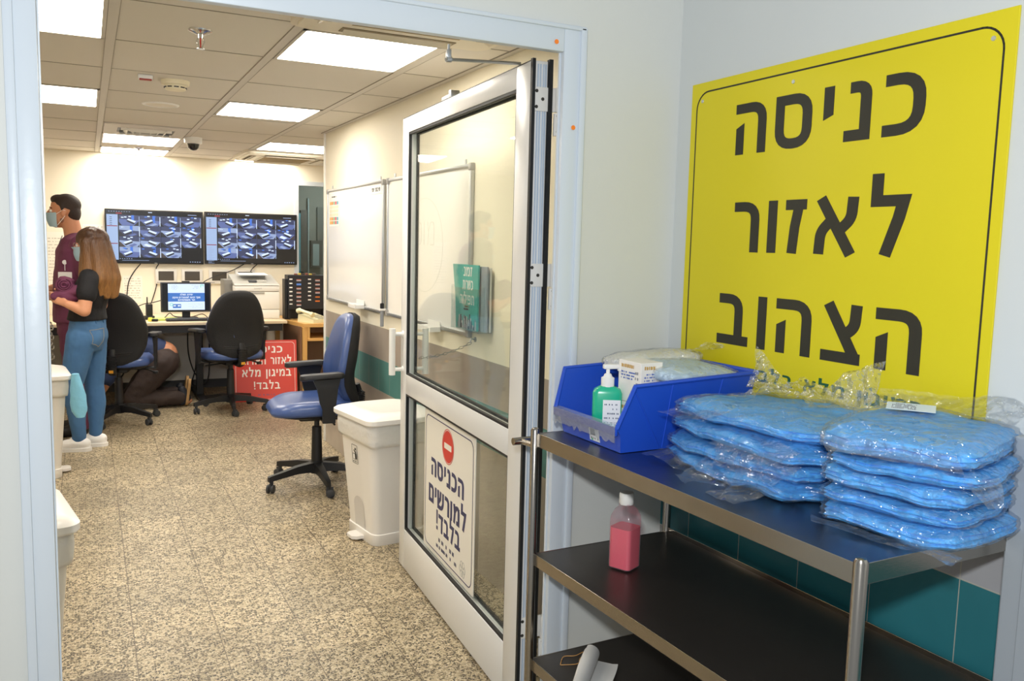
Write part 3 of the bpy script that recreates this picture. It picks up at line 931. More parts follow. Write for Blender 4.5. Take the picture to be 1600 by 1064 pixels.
# ------------------------------------------------------------------ things on the tiled room wall (x = 1.575)
M_BOARD = mat('whiteboard enamel', '#f6f5f1', 0.22, coat=0.3)
WX = 1.575
def whiteboard(y0, y1, label):
    yc = (y0 + y1) / 2
    t = thing('whiteboard', label, 'whiteboard', (WX, yc, 1.47), group='whiteboards on the tiled wall')
    w, h = (y0 - y1) / 2, 0.393
    b = B(); box(b, -0.012, -0.001, -w + 0.01, w - 0.01, -h + 0.01, h - 0.01); obj('surface', b, M_BOARD, t)
    b = B()
    for a in (-w, w - 0.018): box(b, -0.02, -0.001, a, a + 0.018, -h, h, r=0.003)
    for a in (-h, h - 0.018): box(b, -0.02, -0.001, -w, w, a, a + 0.018, r=0.003)
    obj('frame', b, M_ALU, t, smooth=True)
    for sy in (-1, 1):
        for sz_ in (-1, 1):
            b = B(); box(b, -0.023, -0.0005, sy * (w - 0.014) - 0.017, sy * (w - 0.014) + 0.017, sz_ * (h - 0.014) - 0.017, sz_ * (h - 0.014) + 0.017, r=0.004)
            obj('corner_cap', b, mat('grey plastic', '#a6a4a0', 0.5), t, smooth=True)
        b = B(); box(b, -0.006, -0.0005, sy * (w - 0.1) - 0.008, sy * (w - 0.1) + 0.008, h, h + 0.025, r=0.002)
        obj('hanger', b, M_ALU, t)
    return t
w1 = whiteboard(6.165, 4.855, 'far whiteboard on the tiled wall with a coloured chart in its corner')
w2 = whiteboard(4.79, 3.575, 'near whiteboard seen through the glass door, faint marker circle on it')
RM = lambda x, y, z: frame_M((x, y, z), (0, -1, 0), (0, 0, 1))     # faces -x: picture-right is -y
M_MARK = mat('faint marker line', '#c9cbc4', 0.5)
b = B()
Mk = RM(-0.0121, 0, 0)
n = 40
circ = [(0.0 + 0.26 * cos(2 * pi * k / n), 0.02 + 0.24 * sin(2 * pi * k / n)) for k in range(-12, 18)]
for p, q in zip(circ, circ[1:]):
    d = (Vector(q) - Vector(p)).normalized(); e = Vector((-d.y, d.x)) * 0.0018
    prism(b, [tuple(Vector(p) - e), tuple(Vector(q) - e), tuple(Vector(q) + e), tuple(Vector(p) + e)], 0, 0.0004, M=Mk)
heb(b, 'מוס', 0.12, 0.0, 0.02, Mk, w=0.05, width=0.28, depth=0.0004)
obj('marker_drawing', b, M_MARK, w2)

rng = random.Random(11)
t = thing('wall_chart', 'small chart with orange, red and blue columns on the far whiteboard', 'chart', (WX - 0.0135, 5.98, 1.717))
b = B(); box(b, -0.001, 0.001, -0.135, 0.135, -0.115, 0.108, r=0.0003); obj('sheet', b, M_PAPER, t)
b = B()
Mc = RM(-0.0012, 0, 0)
for i, c in enumerate(('#f2b04a', '#e98f3e', '#d9a27a', '#d8505a', '#58a8b8')):
    x = -0.115 + i * 0.047
    for k in range(6):
        prism(b, [(x, -0.1 + k * 0.027), (x + 0.04, -0.1 + k * 0.027), (x + 0.04, -0.1 + k * 0.027 + 0.022), (x, -0.1 + k * 0.027 + 0.022)], 0, 0.0003, M=Mc, mi=(i if k in (0, 1, 5) else 5))
lines_text(b, -0.06, 0.06, 0.085, 0.01, Mc, rng, mi=6)
obj('columns', b, [mat('chart ' + c, c, 0.6) for c in ('#f2b04a', '#e98f3e', '#8cb98a', '#d8505a', '#58a8b8')] + [mat('chart pale', '#f6e3c4', 0.6), M_INK], t)
t = thing('name_plate', 'small white label with Hebrew writing at the far whiteboard top corner', 'label', (WX - 0.0135, 5.01, 1.812))
b = B(); box(b, -0.001, 0.001, -0.115, 0.115, -0.026, 0.026); obj('strip', b, M_PAPER, t)
b = B(); heb(b, 'שיבוץ יומי'.replace('ץ', 'צ'), 0.022, 0, -0.011, RM(-0.0012, 0, 0), width=0.17, depth=0.0003); obj('lettering', b, M_INK, t)

def tray(y, z, label):
    t = thing('marker_tray', label, 'marker tray', (WX - 0.021, y, z), group='marker trays under the whiteboards')
    b = B(); box(b, -0.055, 0.0, -0.085, 0.085, -0.004, 0.0, r=0.001); box(b, -0.058, -0.052, -0.085, 0.085, -0.005, 0.02, r=0.002); box(b, -0.003, 0, -0.085, 0.085, -0.004, 0.045, r=0.001)
    for s in (-1, 1): box(b, -0.055, 0, s * 0.085 - 0.002, s * 0.085 + 0.002, -0.004, 0.02, r=0.001)
    obj('tray', b, M_WHITEP, t)
tray(5.3, 1.085, 'white marker tray clipped under the far whiteboard')
tray(4.0, 1.07, 'white marker tray under the whiteboard behind the door glass')
t = thing('marker_pen', 'grey marker hanging upright between the two whiteboards', 'marker', (WX - 0.03, 4.825, 1.08), group=None)
b = B(); lathe(b, [(0.008, -0.075), (0.011, -0.072), (0.011, 0.03), (0.009, 0.032)], n=14); obj('barrel', b, mat('grey pen', '#8e9196', 0.35), t, smooth=True)
b = B(); lathe(b, [(0.010, 0.032), (0.012, 0.034), (0.012, 0.06), (0.008, 0.064)], n=14); obj('cap', b, M_BLACK, t, smooth=True)
b = B(); box(b, -0.013, 0.028, -0.014, 0.014, 0.02, 0.032, r=0.002); obj('clip', b, M_WHITEP, t)

# magazine holder
t = thing('leaflet_holder', 'clear wall holder beside the whiteboard, seen through the door glass', 'leaflet holder', (WX, 3.52, 1.115))
M_ACRYL = clear_mat('clear acrylic', '#f8fbfb', 0.05, haze=0.02)
b = B()
box(b, -0.004, -0.001, -0.155, 0.155, 0, 0.24); box(b, -0.064, -0.061, -0.155, 0.155, 0, 0.19); box(b, -0.064, -0.001, -0.155, 0.155, 0, 0.003)
for s in (-1, 1): box(b, -0.064, -0.001, s * 0.155 - 0.0015, s * 0.155 + 0.0015, 0, 0.2)
obj('pocket', b, M_ACRYL, t)
rng = random.Random(8)
M_TEAL = mat('teal cover', '#45bdb6', 0.3, vary=0.25, vscale=5)
def magazine(y, dx, h, w, cov, label, curl=0.0, text=False, tilt=0.0):
    t = thing('magazine', label, 'magazine', (WX - dx, y, 1.1195), group='magazines in the wall holder', rot=(0, radians(tilt), 0))
    b = B()
    n = 8
    rings = []
    for k in range(n + 1):
        yy = w / 2 - w * k / n
        c = curl * max(0, 1 - k / 3) ** 2
        for_z = [(0, 0), (h * 0.5, c * 0.3), (h, c)]
        rings.append([(-0.004 - q, yy, z) for z, q in for_z] + [(0.004 - q, yy, z) for z, q in reversed(for_z)])
    ring_skin(b, rings)
    obj('pages', b, cov, t, smooth=True)
    if text:
        Mm = RM(-0.0046, 0, 0)
        words(t, M_PAPER, Mm, [('זמני', 0.042, 0.0, 0.238, dict(w=0.17, width=0.115)), ('כשרות', 0.042, 0.01, 0.178, dict(w=0.17, width=0.115)), ('תפילות', 0.042, 0.0, 0.112, dict(w=0.17, width=0.165))], 'cover_title')
        text_rows(t, M_INK, Mm, [(-0.03, 0.03, 0.098, 0.008, 0.7), (-0.03, 0.03, 0.086, 0.008, 0.7)], rng)
        b = B()
        for k in range(46):
            x = rng.uniform(-0.105, 0.10); hh = rng.uniform(0.015, 0.075) * (1 - abs(x) * 2)
            prism(b, [(x, 0.002), (x + 0.012, 0.002), (x + 0.012, hh), (x, hh)], 0, 0.0002 + 0.00001 * k, M=Mm, mi=1 + k % 3)
        obj('cover_picture', b, [M_INK, mat('photo dark', '#3d4a50', 0.4), mat('photo grey', '#8c98a0', 0.4), mat('photo pale', '#c9cfd0', 0.4)], t)
        b = B(); prism(b, [(-0.118, 0.28), (-0.085, 0.28), (-0.085, 0.262), (-0.105, 0.245)], 0, 0.0004, M=RM(-0.0075, 0, 0)); obj('cover_badge', b, mat('badge orange', '#d89a3a', 0.5), t)
magazine(3.53, 0.045, 0.29, 0.24, M_TEAL, 'teal magazine with white Hebrew title at the front of the wall holder', 0.02, True, 0)
magazine(3.47, 0.030, 0.285, 0.24, mat('grey blue cover', '#9fa9b2', 0.4, vary=0.3, vscale=30), 'grey picture magazine behind the teal one in the wall holder')
magazine(3.455, 0.016, 0.28, 0.22, mat('pale cover', '#d9d9d2', 0.4, vary=0.15, vscale=30), 'pale magazine at the back of the wall holder')

# door chain from the wall hook
t = thing('door_chain', 'thin metal chain hanging from a wall hook behind the glass door', 'chain', (WX, 3.534, 1.07))
b = B(); lathe(b, [(0.012, 0), (0.012, 0.004)], n=14, M=Matrix.Rotation(-pi / 2, 4, 'Y')); tube(b, [(-0.002, 0, 0), (-0.02, 0, 0.004), (-0.026, 0, -0.008), (-0.02, 0, -0.016)], 0.003, 8); obj('hook', b, M_ALU, t, smooth=True)
p0, p1 = Vector((-0.022, 0.0, -0.014)), Vector((-0.245, 0.07, -0.085))
b = B()
N = 13
for i in range(N):
    s = (i + 0.5) / N
    c = p0.lerp(p1, s) + Vector((0, 0, -0.03 * 4 * s * (1 - s) * 0.5))
    d = (p1 - p0).normalized()
    u = d.cross(Vector((0, 0, 1))).normalized()
    v = d.cross(u)
    q = u if i % 2 else v
    tube(b, [c + d * 0.0115 * cos(2 * pi * k / 12) + q * 0.005 * sin(2 * pi * k / 12) for k in range(13)], 0.0013, 6, caps=False)
obj('links', b, mat('dull chain steel', '#8a8f8c', 0.3, 1.0), t, smooth=True)

# ------------------------------------------------------------------ big yellow sign on the corridor wall
ys = thing('yellow_sign', 'big yellow Hebrew entrance sign on the wall above the trolley', 'sign', (1.63, 1.60, 1.485))
M_YEL = mat('yellow sign plastic', '#e0cf10', 0.45, vary=0.05, vscale=2)
b = B(); box(b, -0.005, -0.0005, -0.5, 0.5, -0.5, 0.5, r=0.001); obj('panel', b, M_YEL, ys)
FM = RM(-0.0051, 0, 0)
M_SIGNK = mat('black sign print', '#2c291d', 0.5)
b = B(); outline(b, rrect(0.948, 0.944, 0.05, 8), 0.0045, 0, 0.0004, M=FM); obj('border', b, M_SIGNK, ys)
words(ys, M_SIGNK, FM, [('כניסה', 0.137, 0.003, 0.279, dict(width=0.605, gap=0.2)), ('לאזור', 0.137, 0.0, 0.012, dict(width=0.57, gap=0.17)), ('הצהוב', 0.142, 0.003, -0.248, dict(width=0.675, gap=0.2))])
b = B(); heb(b, 'במיגון מלא בלבד', 0.03, 0.08, -0.335, FM, width=0.56); obj('small_lettering', b, mat('green print', '#1f5a3c', 0.5), ys)
for y in (0.09, 0.45, -0.45):
    b = B(); lathe(b, [(0.0055, 0), (0.0045, 0.0018)], n=12, M=RM(-0.0051, y, 0.447))
    obj('screw', b, mat('screw head', '#cfcfc4', 0.4, 0.6), ys)

# ------------------------------------------------------------------ steel trolley
TX, TY, TA = 1.105, 2.045, 0.034
tr = thing('steel_trolley', 'stainless steel three-shelf trolley standing against the corridor wall', 'trolley', (TX, TY, 0), TA)
TL, TD = 1.076, 0.47      # local: x to the wall, -y towards the camera

def shelf(z, m, rim=0.038):
    b = B()
    box(b, 0, TD, -TL, 0, z - 0.004, z - 0.001, mi=1)
    box(b, -0.002, 0.001, -TL, 0, z - rim, z, r=0.001); box(b, TD - 0.001, TD + 0.002, -TL, 0, z - rim, z + 0.012, r=0.001)
    box(b, 0, TD, -TL - 0.002, -TL + 0.001, z - rim, z, r=0.001); box(b, 0, TD, -0.001, 0.002, z - rim, z, r=0.001)
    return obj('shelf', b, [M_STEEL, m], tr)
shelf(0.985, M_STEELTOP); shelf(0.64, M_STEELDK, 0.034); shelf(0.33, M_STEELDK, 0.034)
for x, y in ((-0.004, 0.006), (-0.004, -TL - 0.006), (TD + 0.002, 0.006), (TD + 0.002, -TL - 0.006)):
    b = B(); lathe(b, [(0.0125, 0.125), (0.0125, 0.992), (0.009, 0.998), (0.003, 1.0)], c=(x, y, 0), n=20); lg = obj('leg', b, M_STEEL, tr, smooth=True)
    b = B(); lathe(b, [(0.05, -0.012), (0.055, -0.008), (0.055, 0.008), (0.05, 0.012)], n=20, M=Matrix.Translation((x, y, 0.055)) @ Matrix.Rotation(pi / 2, 4, 'Y'))
    box(b, x - 0.018, x + 0.018, y - 0.02, y + 0.02, 0.105, 0.13, r=0.003)
    obj('caster', b, M_DKGREY, lg, smooth=True)
b = B()
tube(b, [(-0.03, 0.085, 0.945), (TD + 0.002, 0.085, 0.945)], 0.011, 14)
for x in (-0.004, TD + 0.002): tube(b, [(x, 0.006, 0.948), (x, 0.085, 0.945)], 0.008, 10)
obj('push_handle', b, M_STEEL, tr, smooth=True)

# ------------------------------------------------------------------ things on the trolley
ZT = 0.985
M_BLUE = mat('blue bin plastic', '#1f4fc4', 0.38, bump=0.04, bscale=30, vary=0.08, vscale=4)
sb = thing('storage_bin', 'blue plastic open-front storage bin on the trolley top', 'storage bin', (1.178, 1.9, ZT), 0.03)
# local: x = 0 at the front, back at +x ; y across (+-0.145)
XB = 0.425
b = B()
th = 0.004
def sidewall(s):
    """side panel with sloping front: outer and inner skin"""
    prof = [(0.01, 0.0), (XB - 0.02, 0.0), (XB, 0.19), (0.026, 0.173), (-0.012, 0.066), (0.0, 0.05)]
    def yy(z): return s * (0.137 + 0.03 * z / 0.18)
    A = [b.verts.new((x, yy(z), z + 0.0005)) for x, z in prof]
    C = [b.verts.new((x, yy(z) - s * th, z + 0.0005)) for x, z in prof]
    n = len(prof)
    b.faces.new(A); b.faces.new(C[::-1])
    for i in range(n): b.faces.new((A[i], A[(i + 1) % n], C[(i + 1) % n], C[i]))
for s in (-1, 1): sidewall(s)
box(b, 0.01, XB - 0.02, -0.137, 0.137, 0.0005, 0.005)
ring_skin(b, [[(XB - 0.02, s * 0.137, 0.0005), (XB, s * 0.168, 0.19), (XB - 0.004, s * 0.168, 0.19), (XB - 0.024, s * 0.137, 0.0005)] for s in (-1, 1)])
ring_skin(b, [[(0.01, s * 0.137, 0.0005), (0.0, s * 0.146, 0.05), (-0.012, s * 0.148, 0.066), (-0.008, s * 0.148, 0.068), (0.004, s * 0.146, 0.05), (0.014, s * 0.137, 0.0005)] for s in (-1, 1)])
obj('body', b, M_BLUE, sb)
b = B()
for s in (-1, 1):
    tube(b, [(-0.012, s * 0.148, 0.067), (0.026, s * 0.167, 0.175), (XB + 0.002, s * 0.169, 0.191)], 0.0065, 8)
tube(b, [(XB + 0.002, -0.169, 0.191), (XB + 0.002, 0.169, 0.191)], 0.0065, 8)
box(b, -0.018, -0.010, -0.151, 0.151, 0.048, 0.069, r=0.003)
obj('rim', b, M_BLUE, sb, smooth=True)
for s in (-1, 1):
    for (x0, z0, x1, z1) in ((0.03, 0.16, 0.13, 0.004), (0.14, 0.004, 0.145, 0.178), (0.3, 0.1, 0.31, 0.184)):
        y0_, y1_ = s * (0.137 + 0.03 * z0 / 0.18), s * (0.137 + 0.03 * z1 / 0.18)
        b = B(); tube(b, [(x0, y0_, z0), (x1, y1_, z1)], 0.0022, 6)
        obj('rib', b, M_BLUE, sb)
FB = frame_M((0.0105, 0, 0.002), (0, -1, 0), (-0.2, 0, 1))
rng = random.Random(3)
b = B(); prism(b, [(0.0, 0.006), (0.047, 0.006), (0.047, 0.043), (0.0, 0.043)], 0.0004, 0.001, M=FB)
for i in range(13): prism(b, [(0.006 + i * 0.0018, 0.022), (0.0069 + i * 0.0018, 0.022), (0.0069 + i * 0.0018, 0.038), (0.006 + i * 0.0018, 0.038)], 0.001, 0.0013, M=FB, mi=1)
lines_text(b, 0.006, 0.04, 0.011, 0.005, FB, rng, mi=1, depth=0.0013)
obj('barcode_label', b, [M_PAPER, M_INK], sb)
b = B()
for x, y in ((-0.085, 0.0),):
    vs = [b.verts.new((-0.0195 - 0.001 * noise.noise((i * 3.1, 0, 0)), -0.15 + 0.3 * i / 24, 0.071)) for i in range(25)]
    ws = [b.verts.new((-0.0185 + 0.004 * noise.noise((i * 1.7, 5, 0)), -0.15 + 0.3 * i / 24, 0.032 + 0.016 * noise.noise((i * 0.9, 2, 0)))) for i in range(25)]
    for i in range(24): b.faces.new((vs[i], vs[i + 1], ws[i + 1], ws[i]))
    us = [b.verts.new((-0.004, -0.15 + 0.3 * i / 24, 0.0745)) for i in range(25)]
    for i in range(24): b.faces.new((us[i], us[i + 1], vs[i + 1], vs[i]))
obj('torn_tape', b, clear_mat('worn clear tape', '#dfe6ee', 0.16, rough=0.25, haze=0.22, hazecol='#c9d4e2', bump=0.4, bscale=60), sb, smooth=True)

# sanitiser pump bottle
t = thing('sanitizer_bottle', 'green hand sanitizer bottle with white pump standing in the blue bin', 'bottle', (1.225, 1.885, ZT + 0.0058), -0.5)
b = B()
ring_skin(b, [[(x, y, z) for x, y in rrect(w * 2, d * 2, min(w, d) * 0.6, 5)] for w, d, z in ((0.036, 0.02, 0), (0.0385, 0.0225, 0.004), (0.0385, 0.0225, 0.128), (0.034, 0.02, 0.138), (0.019, 0.016, 0.146))])
obj('body', b, mat('green gel bottle', '#25bd90', 0.25, trans=0.08), t, smooth=True)
b = B()
lathe(b, [(0.0175, 0.145), (0.0175, 0.168), (0.012, 0.171), (0.009, 0.178), (0.005, 0.18), (0.005, 0.193)], n=22)
box(b, -0.032, 0.014, -0.008, 0.008, 0.191, 0.204, r=0.004); box(b, -0.036, -0.028, -0.005, 0.005, 0.185, 0.199, r=0.002)
obj('pump', b, M_WHITEP, t, smooth=True, rot=(0, 0, pi + 0.35))
FL_ = frame_M((0.0, -0.0228, 0), (1, 0, 0), (0, 0, 1))
b = B(); prism(b, [(-0.012, 0.02), (0.034, 0.02), (0.034, 0.112), (-0.012, 0.112)], 0, 0.0006, M=FL_)
lb_ = obj('paper_label', b, M_PAPER, t)
text_rows(lb_, mat('grey blue print', '#5a6478', 0.6), FL_, [(-0.008, 0.03, 0.098 - k * 0.012, 0.004, 0.6) for k in range(4)] + [(-0.008, 0.03, 0.05 - k * 0.005, 0.003, 0.8) for k in range(6)], rng, depth=0.0009)

# glove boxes
M_CARD = mat('white cardboard', '#efeae2', 0.6)
def glove_box(z, label, rz):
    t = thing('glove_box', label, 'box', (1.295, 1.838, z), rz, group='white glove boxes in the blue bin')
    b = B(); box(b, -0.035, 0.035, -0.048, 0.048, 0, 0.108, r=0.0015); obj('carton', b, M_CARD, t)
    for M_, wide in ((frame_M((-0.0352, 0, 0), (0, -1, 0), (0, 0, 1)), 0.044), (frame_M((0, -0.0482, 0), (1, 0, 0), (0, 0, 1)), 0.03)):
        text_rows(t, mat('gold print', '#c39a4e', 0.5), M_, [(-wide * 0.8, wide * 0.4, 0.09, 0.009, 0.95)], rng)
        text_rows(t, mat('blue print', '#4466b4', 0.5), M_, [(-wide * 0.8, wide * (0.7 - 0.2 * k), 0.076 - k * 0.008, 0.004, 0.7) for k in range(3)], rng)
        text_rows(t, mat('grey print', '#8a8a90', 0.5), M_, [(wide * 0.55, wide * 0.9, 0.02 + k * 0.014, 0.007, 0.9) for k in range(5)], rng)
glove_box(ZT + 0.0058, 'lower white glove box in the blue bin, mostly behind the pump bottle', 0.12)
glove_box(ZT + 0.1148, 'upper white glove box with gold print, topmost in the blue bin', 0.05)

# ---- packs of folded gowns in plastic film
def slab(w, d, h, seed, amp=0.006, fold=0.0, e=0.12, nx=40, ny=40, nz=10, crump=30, dome=0.25):
    """soft folded slab, centred in xy, z from 0 to h"""
    bm = B()
    vmap = {}
    def P(i, j, k):
        key = (i, j, k)
        if key in vmap: return vmap[key]
        u, v, t = 2 * i / nx - 1, 2 * j / ny - 1, k / nz
        s = (1 - (1 - min(1, t * (1 - t) * 4)) ** 2)
        rr = 1 - e * (1 - s)
        # round the corners in plan
        m = max(abs(u), abs(v)); L = math.hypot(u, v)
        q = 1 - 0.10 * max(0.0, min(abs(u), abs(v)) - 0.55) / 0.45 * m
        x, y = u * w / 2 * rr * q, v * d / 2 * rr * q
        top = 1 - dome * (max(abs(u), abs(v)) ** 4)
        z = t * h * (top + (1 - top) * 0.3)
        pos = Vector((x, y, z))
        n1 = noise.noise(Vector((x * 9 + seed * 7.3, y * 9, z * 16)))
        n2 = noise.noise(Vector((x * crump, y * crump + seed * 3.1, z * crump * 1.6)))
        edge = min(1.0, max(abs(u), abs(v)) ** 6)
        if edge > 0.3 and fold:
            rip = sin(z / h * 2 * pi * 5 + 5 * noise.noise(Vector((x * 10, y * 10, seed)))) * fold
            pos += Vector((u * rip, v * rip, 0)) * edge
        off = amp * (n1 * 0.7 + n2 * 0.5)
        pos.z += off * (0.15 if k == 0 else 1.0)
        pos.x += amp * 0.8 * noise.noise(Vector((z * 30, y * 14, seed))) * edge
        pos.y += amp * 0.8 * noise.noise(Vector((z * 30, x * 14, seed + 9))) * edge
        if pos.z < 0: pos.z = 0
        vmap[key] = bm.verts.new(pos)
        return vmap[key]
    for i in range(nx):
        for j in range(ny):
            bm.faces.new((P(i, j, 0), P(i, j + 1, 0), P(i + 1, j + 1, 0), P(i + 1, j, 0)))
            bm.faces.new((P(i, j, nz), P(i + 1, j, nz), P(i + 1, j + 1, nz), P(i, j + 1, nz)))
    for k in range(nz):
        for i in range(nx):
            bm.faces.new((P(i, 0, k), P(i + 1, 0, k), P(i + 1, 0, k + 1), P(i, 0, k + 1)))
            bm.faces.new((P(i, ny, k), P(i, ny, k + 1), P(i + 1, ny, k + 1), P(i + 1, ny, k)))
        for j in range(ny):
            bm.faces.new((P(0, j, k), P(0, j, k + 1), P(0, j + 1, k + 1), P(0, j + 1, k)))
            bm.faces.new((P(nx, j, k), P(nx, j + 1, k), P(nx, j + 1, k + 1), P(nx, j, k + 1)))
    return bm

def film_sheet(bm, a, bb, c, d, seed, amp, n=22, m=22):
    """crumpled loose sheet spanning the quad a-b-c-d"""
    a, bb, c, d = map(Vector, (a, bb, c, d))
    nn = ((bb - a).cross(d - a)).normalized()
    g = []
    for i in range(n + 1):
        r = []
        for j in range(m + 1):
            s, t = i / n, j / m
            p = (a * (1 - s) + bb * s) * (1 - t) + (d * (1 - s) + c * s) * t
            q = p * 8 + Vector((seed, 0, 0))
            k = noise.noise(q) * 1.2 + 0.55 * (0.4 - abs(noise.noise(q * 2.2))) + 0.12 * noise.noise(q * 5)
            p = p + nn * amp * k + Vector((noise.noise(q * 1.3), noise.noise(q * 1.5 + Vector((4, 0, 0))), 0.6 * noise.noise(q * 1.7))) * amp * 0.5
            r.append(bm.verts.new(p))
        g.append(r)
    for i in range(n):
        for j in range(m): bm.faces.new((g[i][j], g[i + 1][j], g[i + 1][j + 1], g[i][j + 1]))

M_GOWN = mat('light blue nonwoven', '#4bb0f8', 0.6, bump=0.35, bscale=26, bdist=0.012, vary=0.14, vscale=10, stretch=(1, 1, 3))
M_FILM = clear_mat('clear polythene', '#fefefe', 0.14, rough=0.10, haze=0.04, hazecol='#f4fafe', bump=1.0, bscale=30, bdist=0.03, crease=34)
def gown_pack(cx, cy, z, w, d, h, rz, seed, label, tilt=(0, 0), extra=None):
    am = 0.009 if seed < 6 else 0.0135
    t = thing('gown_pack', label, 'gown pack', (cx, cy, z), group='packs of blue gowns on the trolley', rot=(tilt[0], tilt[1], rz))
    obj('folded_gown', slab(w, d, h, seed, am, 0.0032, crump=20, dome=0.3), M_GOWN, t, smooth=True, angle=80)
    bm = slab(w + 0.016, d + 0.016, h + 0.007, seed, am, 0.002, crump=20, dome=0.3)
    for v in bm.verts:
        v.co.z -= 0.0005
    if extra: extra(bm)
    f = obj('plastic_bag', bm, M_FILM, t, smooth=True, angle=75)
    return t
# right-hand stack, bottom to top
ZS = ZT + 0.002
gown_pack(1.445, 1.085, ZS, 0.33, 0.275, 0.042, 0.20, 1, 'lowest gown pack of the five-high stack, touching the steel top',
          extra=lambda bm: film_sheet(bm, (-0.17, 0.14, 0.01), (-0.17, -0.15, 0.01), (-0.205, -0.15, 0.004), (-0.20, 0.12, 0.012), 2.2, 0.012, 30, 8))
gown_pack(1.447, 1.092, ZS + 0.041, 0.335, 0.27, 0.036, 0.26, 2, 'second gown pack from the bottom of the five-high stack')
gown_pack(1.440, 1.090, ZS + 0.077, 0.34, 0.275, 0.038, 0.30, 3, 'middle gown pack of the five-high stack beside the grey upright')
gown_pack(1.445, 1.080, ZS + 0.115, 0.345, 0.275, 0.033, 0.34, 4, 'second gown pack from the top of the five-high stack, pointed bag corner hanging',
          extra=lambda bm: film_sheet(bm, (-0.17, -0.11, 0.02), (-0.10, -0.145, 0.02), (-0.13, -0.165, -0.022), (-0.165, -0.15, -0.02), 7.2, 0.012, 14, 10))
def top_extra(bm):
    film_sheet(bm, (0.10, 0.13, 0.045), (0.10, -0.13, 0.05), (0.165, -0.17, 0.085), (0.165, 0.13, 0.075), 3.3, 0.022, 28, 14)
    film_sheet(bm, (-0.172, 0.13, 0.03), (-0.172, -0.10, 0.03), (-0.195, -0.12, 0.004), (-0.192, 0.11, 0.006), 9.3, 0.012, 26, 8)
top = gown_pack(1.435, 1.095, ZS + 0.147, 0.35, 0.285, 0.050, 0.40, 5, 'topmost gown pack of the five-high stack, small pale paper label on it', extra=top_extra)
b = B(); Ml = frame_M((0.06, 0.04, 0.0625), (0.25, -1, 0), (1, 0.25, 0.08))
prism(b, [(-0.045, -0.03), (0.045, -0.03), (0.045, 0.03), (-0.045, 0.03)], 0, 0.0006, M=Ml)
lb_ = obj('paper_label', b, mat('pale blue label', '#dbe9f6', 0.5), top)
text_rows(lb_, M_NAVY, Ml, [(-0.035, 0.01, -0.02 + k * 0.009, 0.004, 0.7) for k in range(5)], rng, depth=0.0009)
# left-hand stack
gown_pack(1.425, 1.475, ZS, 0.33, 0.46, 0.038, -0.04, 6, 'lowest gown pack of the stack by the blue bin, plastic spilling onto steel',
          extra=lambda bm: (film_sheet(bm, (-0.16, 0.06, 0.028), (-0.16, -0.22, 0.03), (-0.262, -0.19, 0.003), (-0.25, 0.03, 0.004), 5.1, 0.028, 34, 26),
                            film_sheet(bm, (-0.155, 0.23, 0.02), (-0.15, 0.06, 0.02), (-0.20, 0.08, 0.004), (-0.2, 0.25, 0.004), 8.1, 0.012, 20, 10)))
gown_pack(1.435, 1.480, ZS + 0.038, 0.33, 0.44, 0.040, 0.05, 7, 'second gown pack from the bottom of the stack by the blue bin',
          extra=lambda bm: film_sheet(bm, (-0.15, 0.02, 0.04), (-0.15, -0.21, 0.04), (-0.195, -0.19, -0.005), (-0.19, 0.0, 0.0), 15.1, 0.024, 24, 14))
gown_pack(1.430, 1.465, ZS + 0.078, 0.325, 0.45, 0.039, -0.03, 8, 'third gown pack from the bottom of the stack by the blue bin',
          extra=lambda bm: film_sheet(bm, (-0.14, 0.0, 0.04), (-0.14, -0.21, 0.04), (-0.185, -0.2, 0.0), (-0.18, 0.02, 0.0), 25.1, 0.02, 24, 14))
def top_left(bm):
    film_sheet(bm, (0.0, 0.16, 0.04), (0.06, -0.17, 0.042), (0.135, -0.20, 0.10), (0.12, 0.16, 0.075), 12.7, 0.05, 34, 24)
    film_sheet(bm, (0.08, 0.19, 0.05), (0.09, 0.06, 0.05), (0.125, 0.10, 0.075), (0.13, 0.20, 0.155), 18.2, 0.03, 26, 20)
    film_sheet(bm, (0.07, 0.03, 0.05), (0.09, -0.16, 0.05), (0.14, -0.15, 0.165), (0.14, -0.05, 0.095), 31.7, 0.04, 30, 24)
    film_sheet(bm, (-0.16, 0.2, 0.02), (-0.15, 0.02, 0.03), (-0.20, 0.05, 0.012), (-0.2, 0.22, 0.006), 41.7, 0.018, 22, 12)
gown_pack(1.445, 1.47, ZS + 0.117, 0.31, 0.46, 0.041, 0.10, 9, 'topmost gown pack by the blue bin, crumpled clear plastic rising against the sign', extra=top_left)

# pale packs lying on the blue bin
def pale_pack(cx, cy, z, w, d, h, rz, seed, m, label, tilt):
    t = thing('cover_pack', label, 'plastic pack', (cx, cy, z), group='pale packs in the blue bin', rot=(tilt[0], tilt[1], rz))
    obj('folded_sheet', slab(w, d, h, seed, 0.004, 0.0, 0.2, 26, 26, 6), m, t, smooth=True, angle=80)
    bm = slab(w + 0.012, d + 0.012, h + 0.005, seed + 20, 0.005, 0.0, 0.2, 30, 30, 6)
    if seed == 22: film_sheet(bm, (0.10, 0.02, 0.03), (0.12, -0.08, 0.03), (0.2, -0.09, 0.05), (0.18, -0.02, 0.06), 2.7, 0.02, 16, 14)
    obj('plastic_bag', bm, M_FILM, t, smooth=True, angle=75)
pale_pack(1.435, 1.835, ZT + 0.168, 0.27, 0.17, 0.045, 0.12, 21, mat('pale blue sheet', '#cfe4f2', 0.6, bump=0.2, bscale=25), 'pale blue plastic-wrapped pack lying in the back of the blue bin', (0.06, 0.05))
pale_pack(1.43, 1.972, ZT + 0.186, 0.28, 0.13, 0.042, 0.05, 22, mat('white sheet', '#f0efe8', 0.6, bump=0.2, bscale=25), 'white plastic-wrapped pack in the blue bin behind the pale blue one', (-0.08, -0.02))
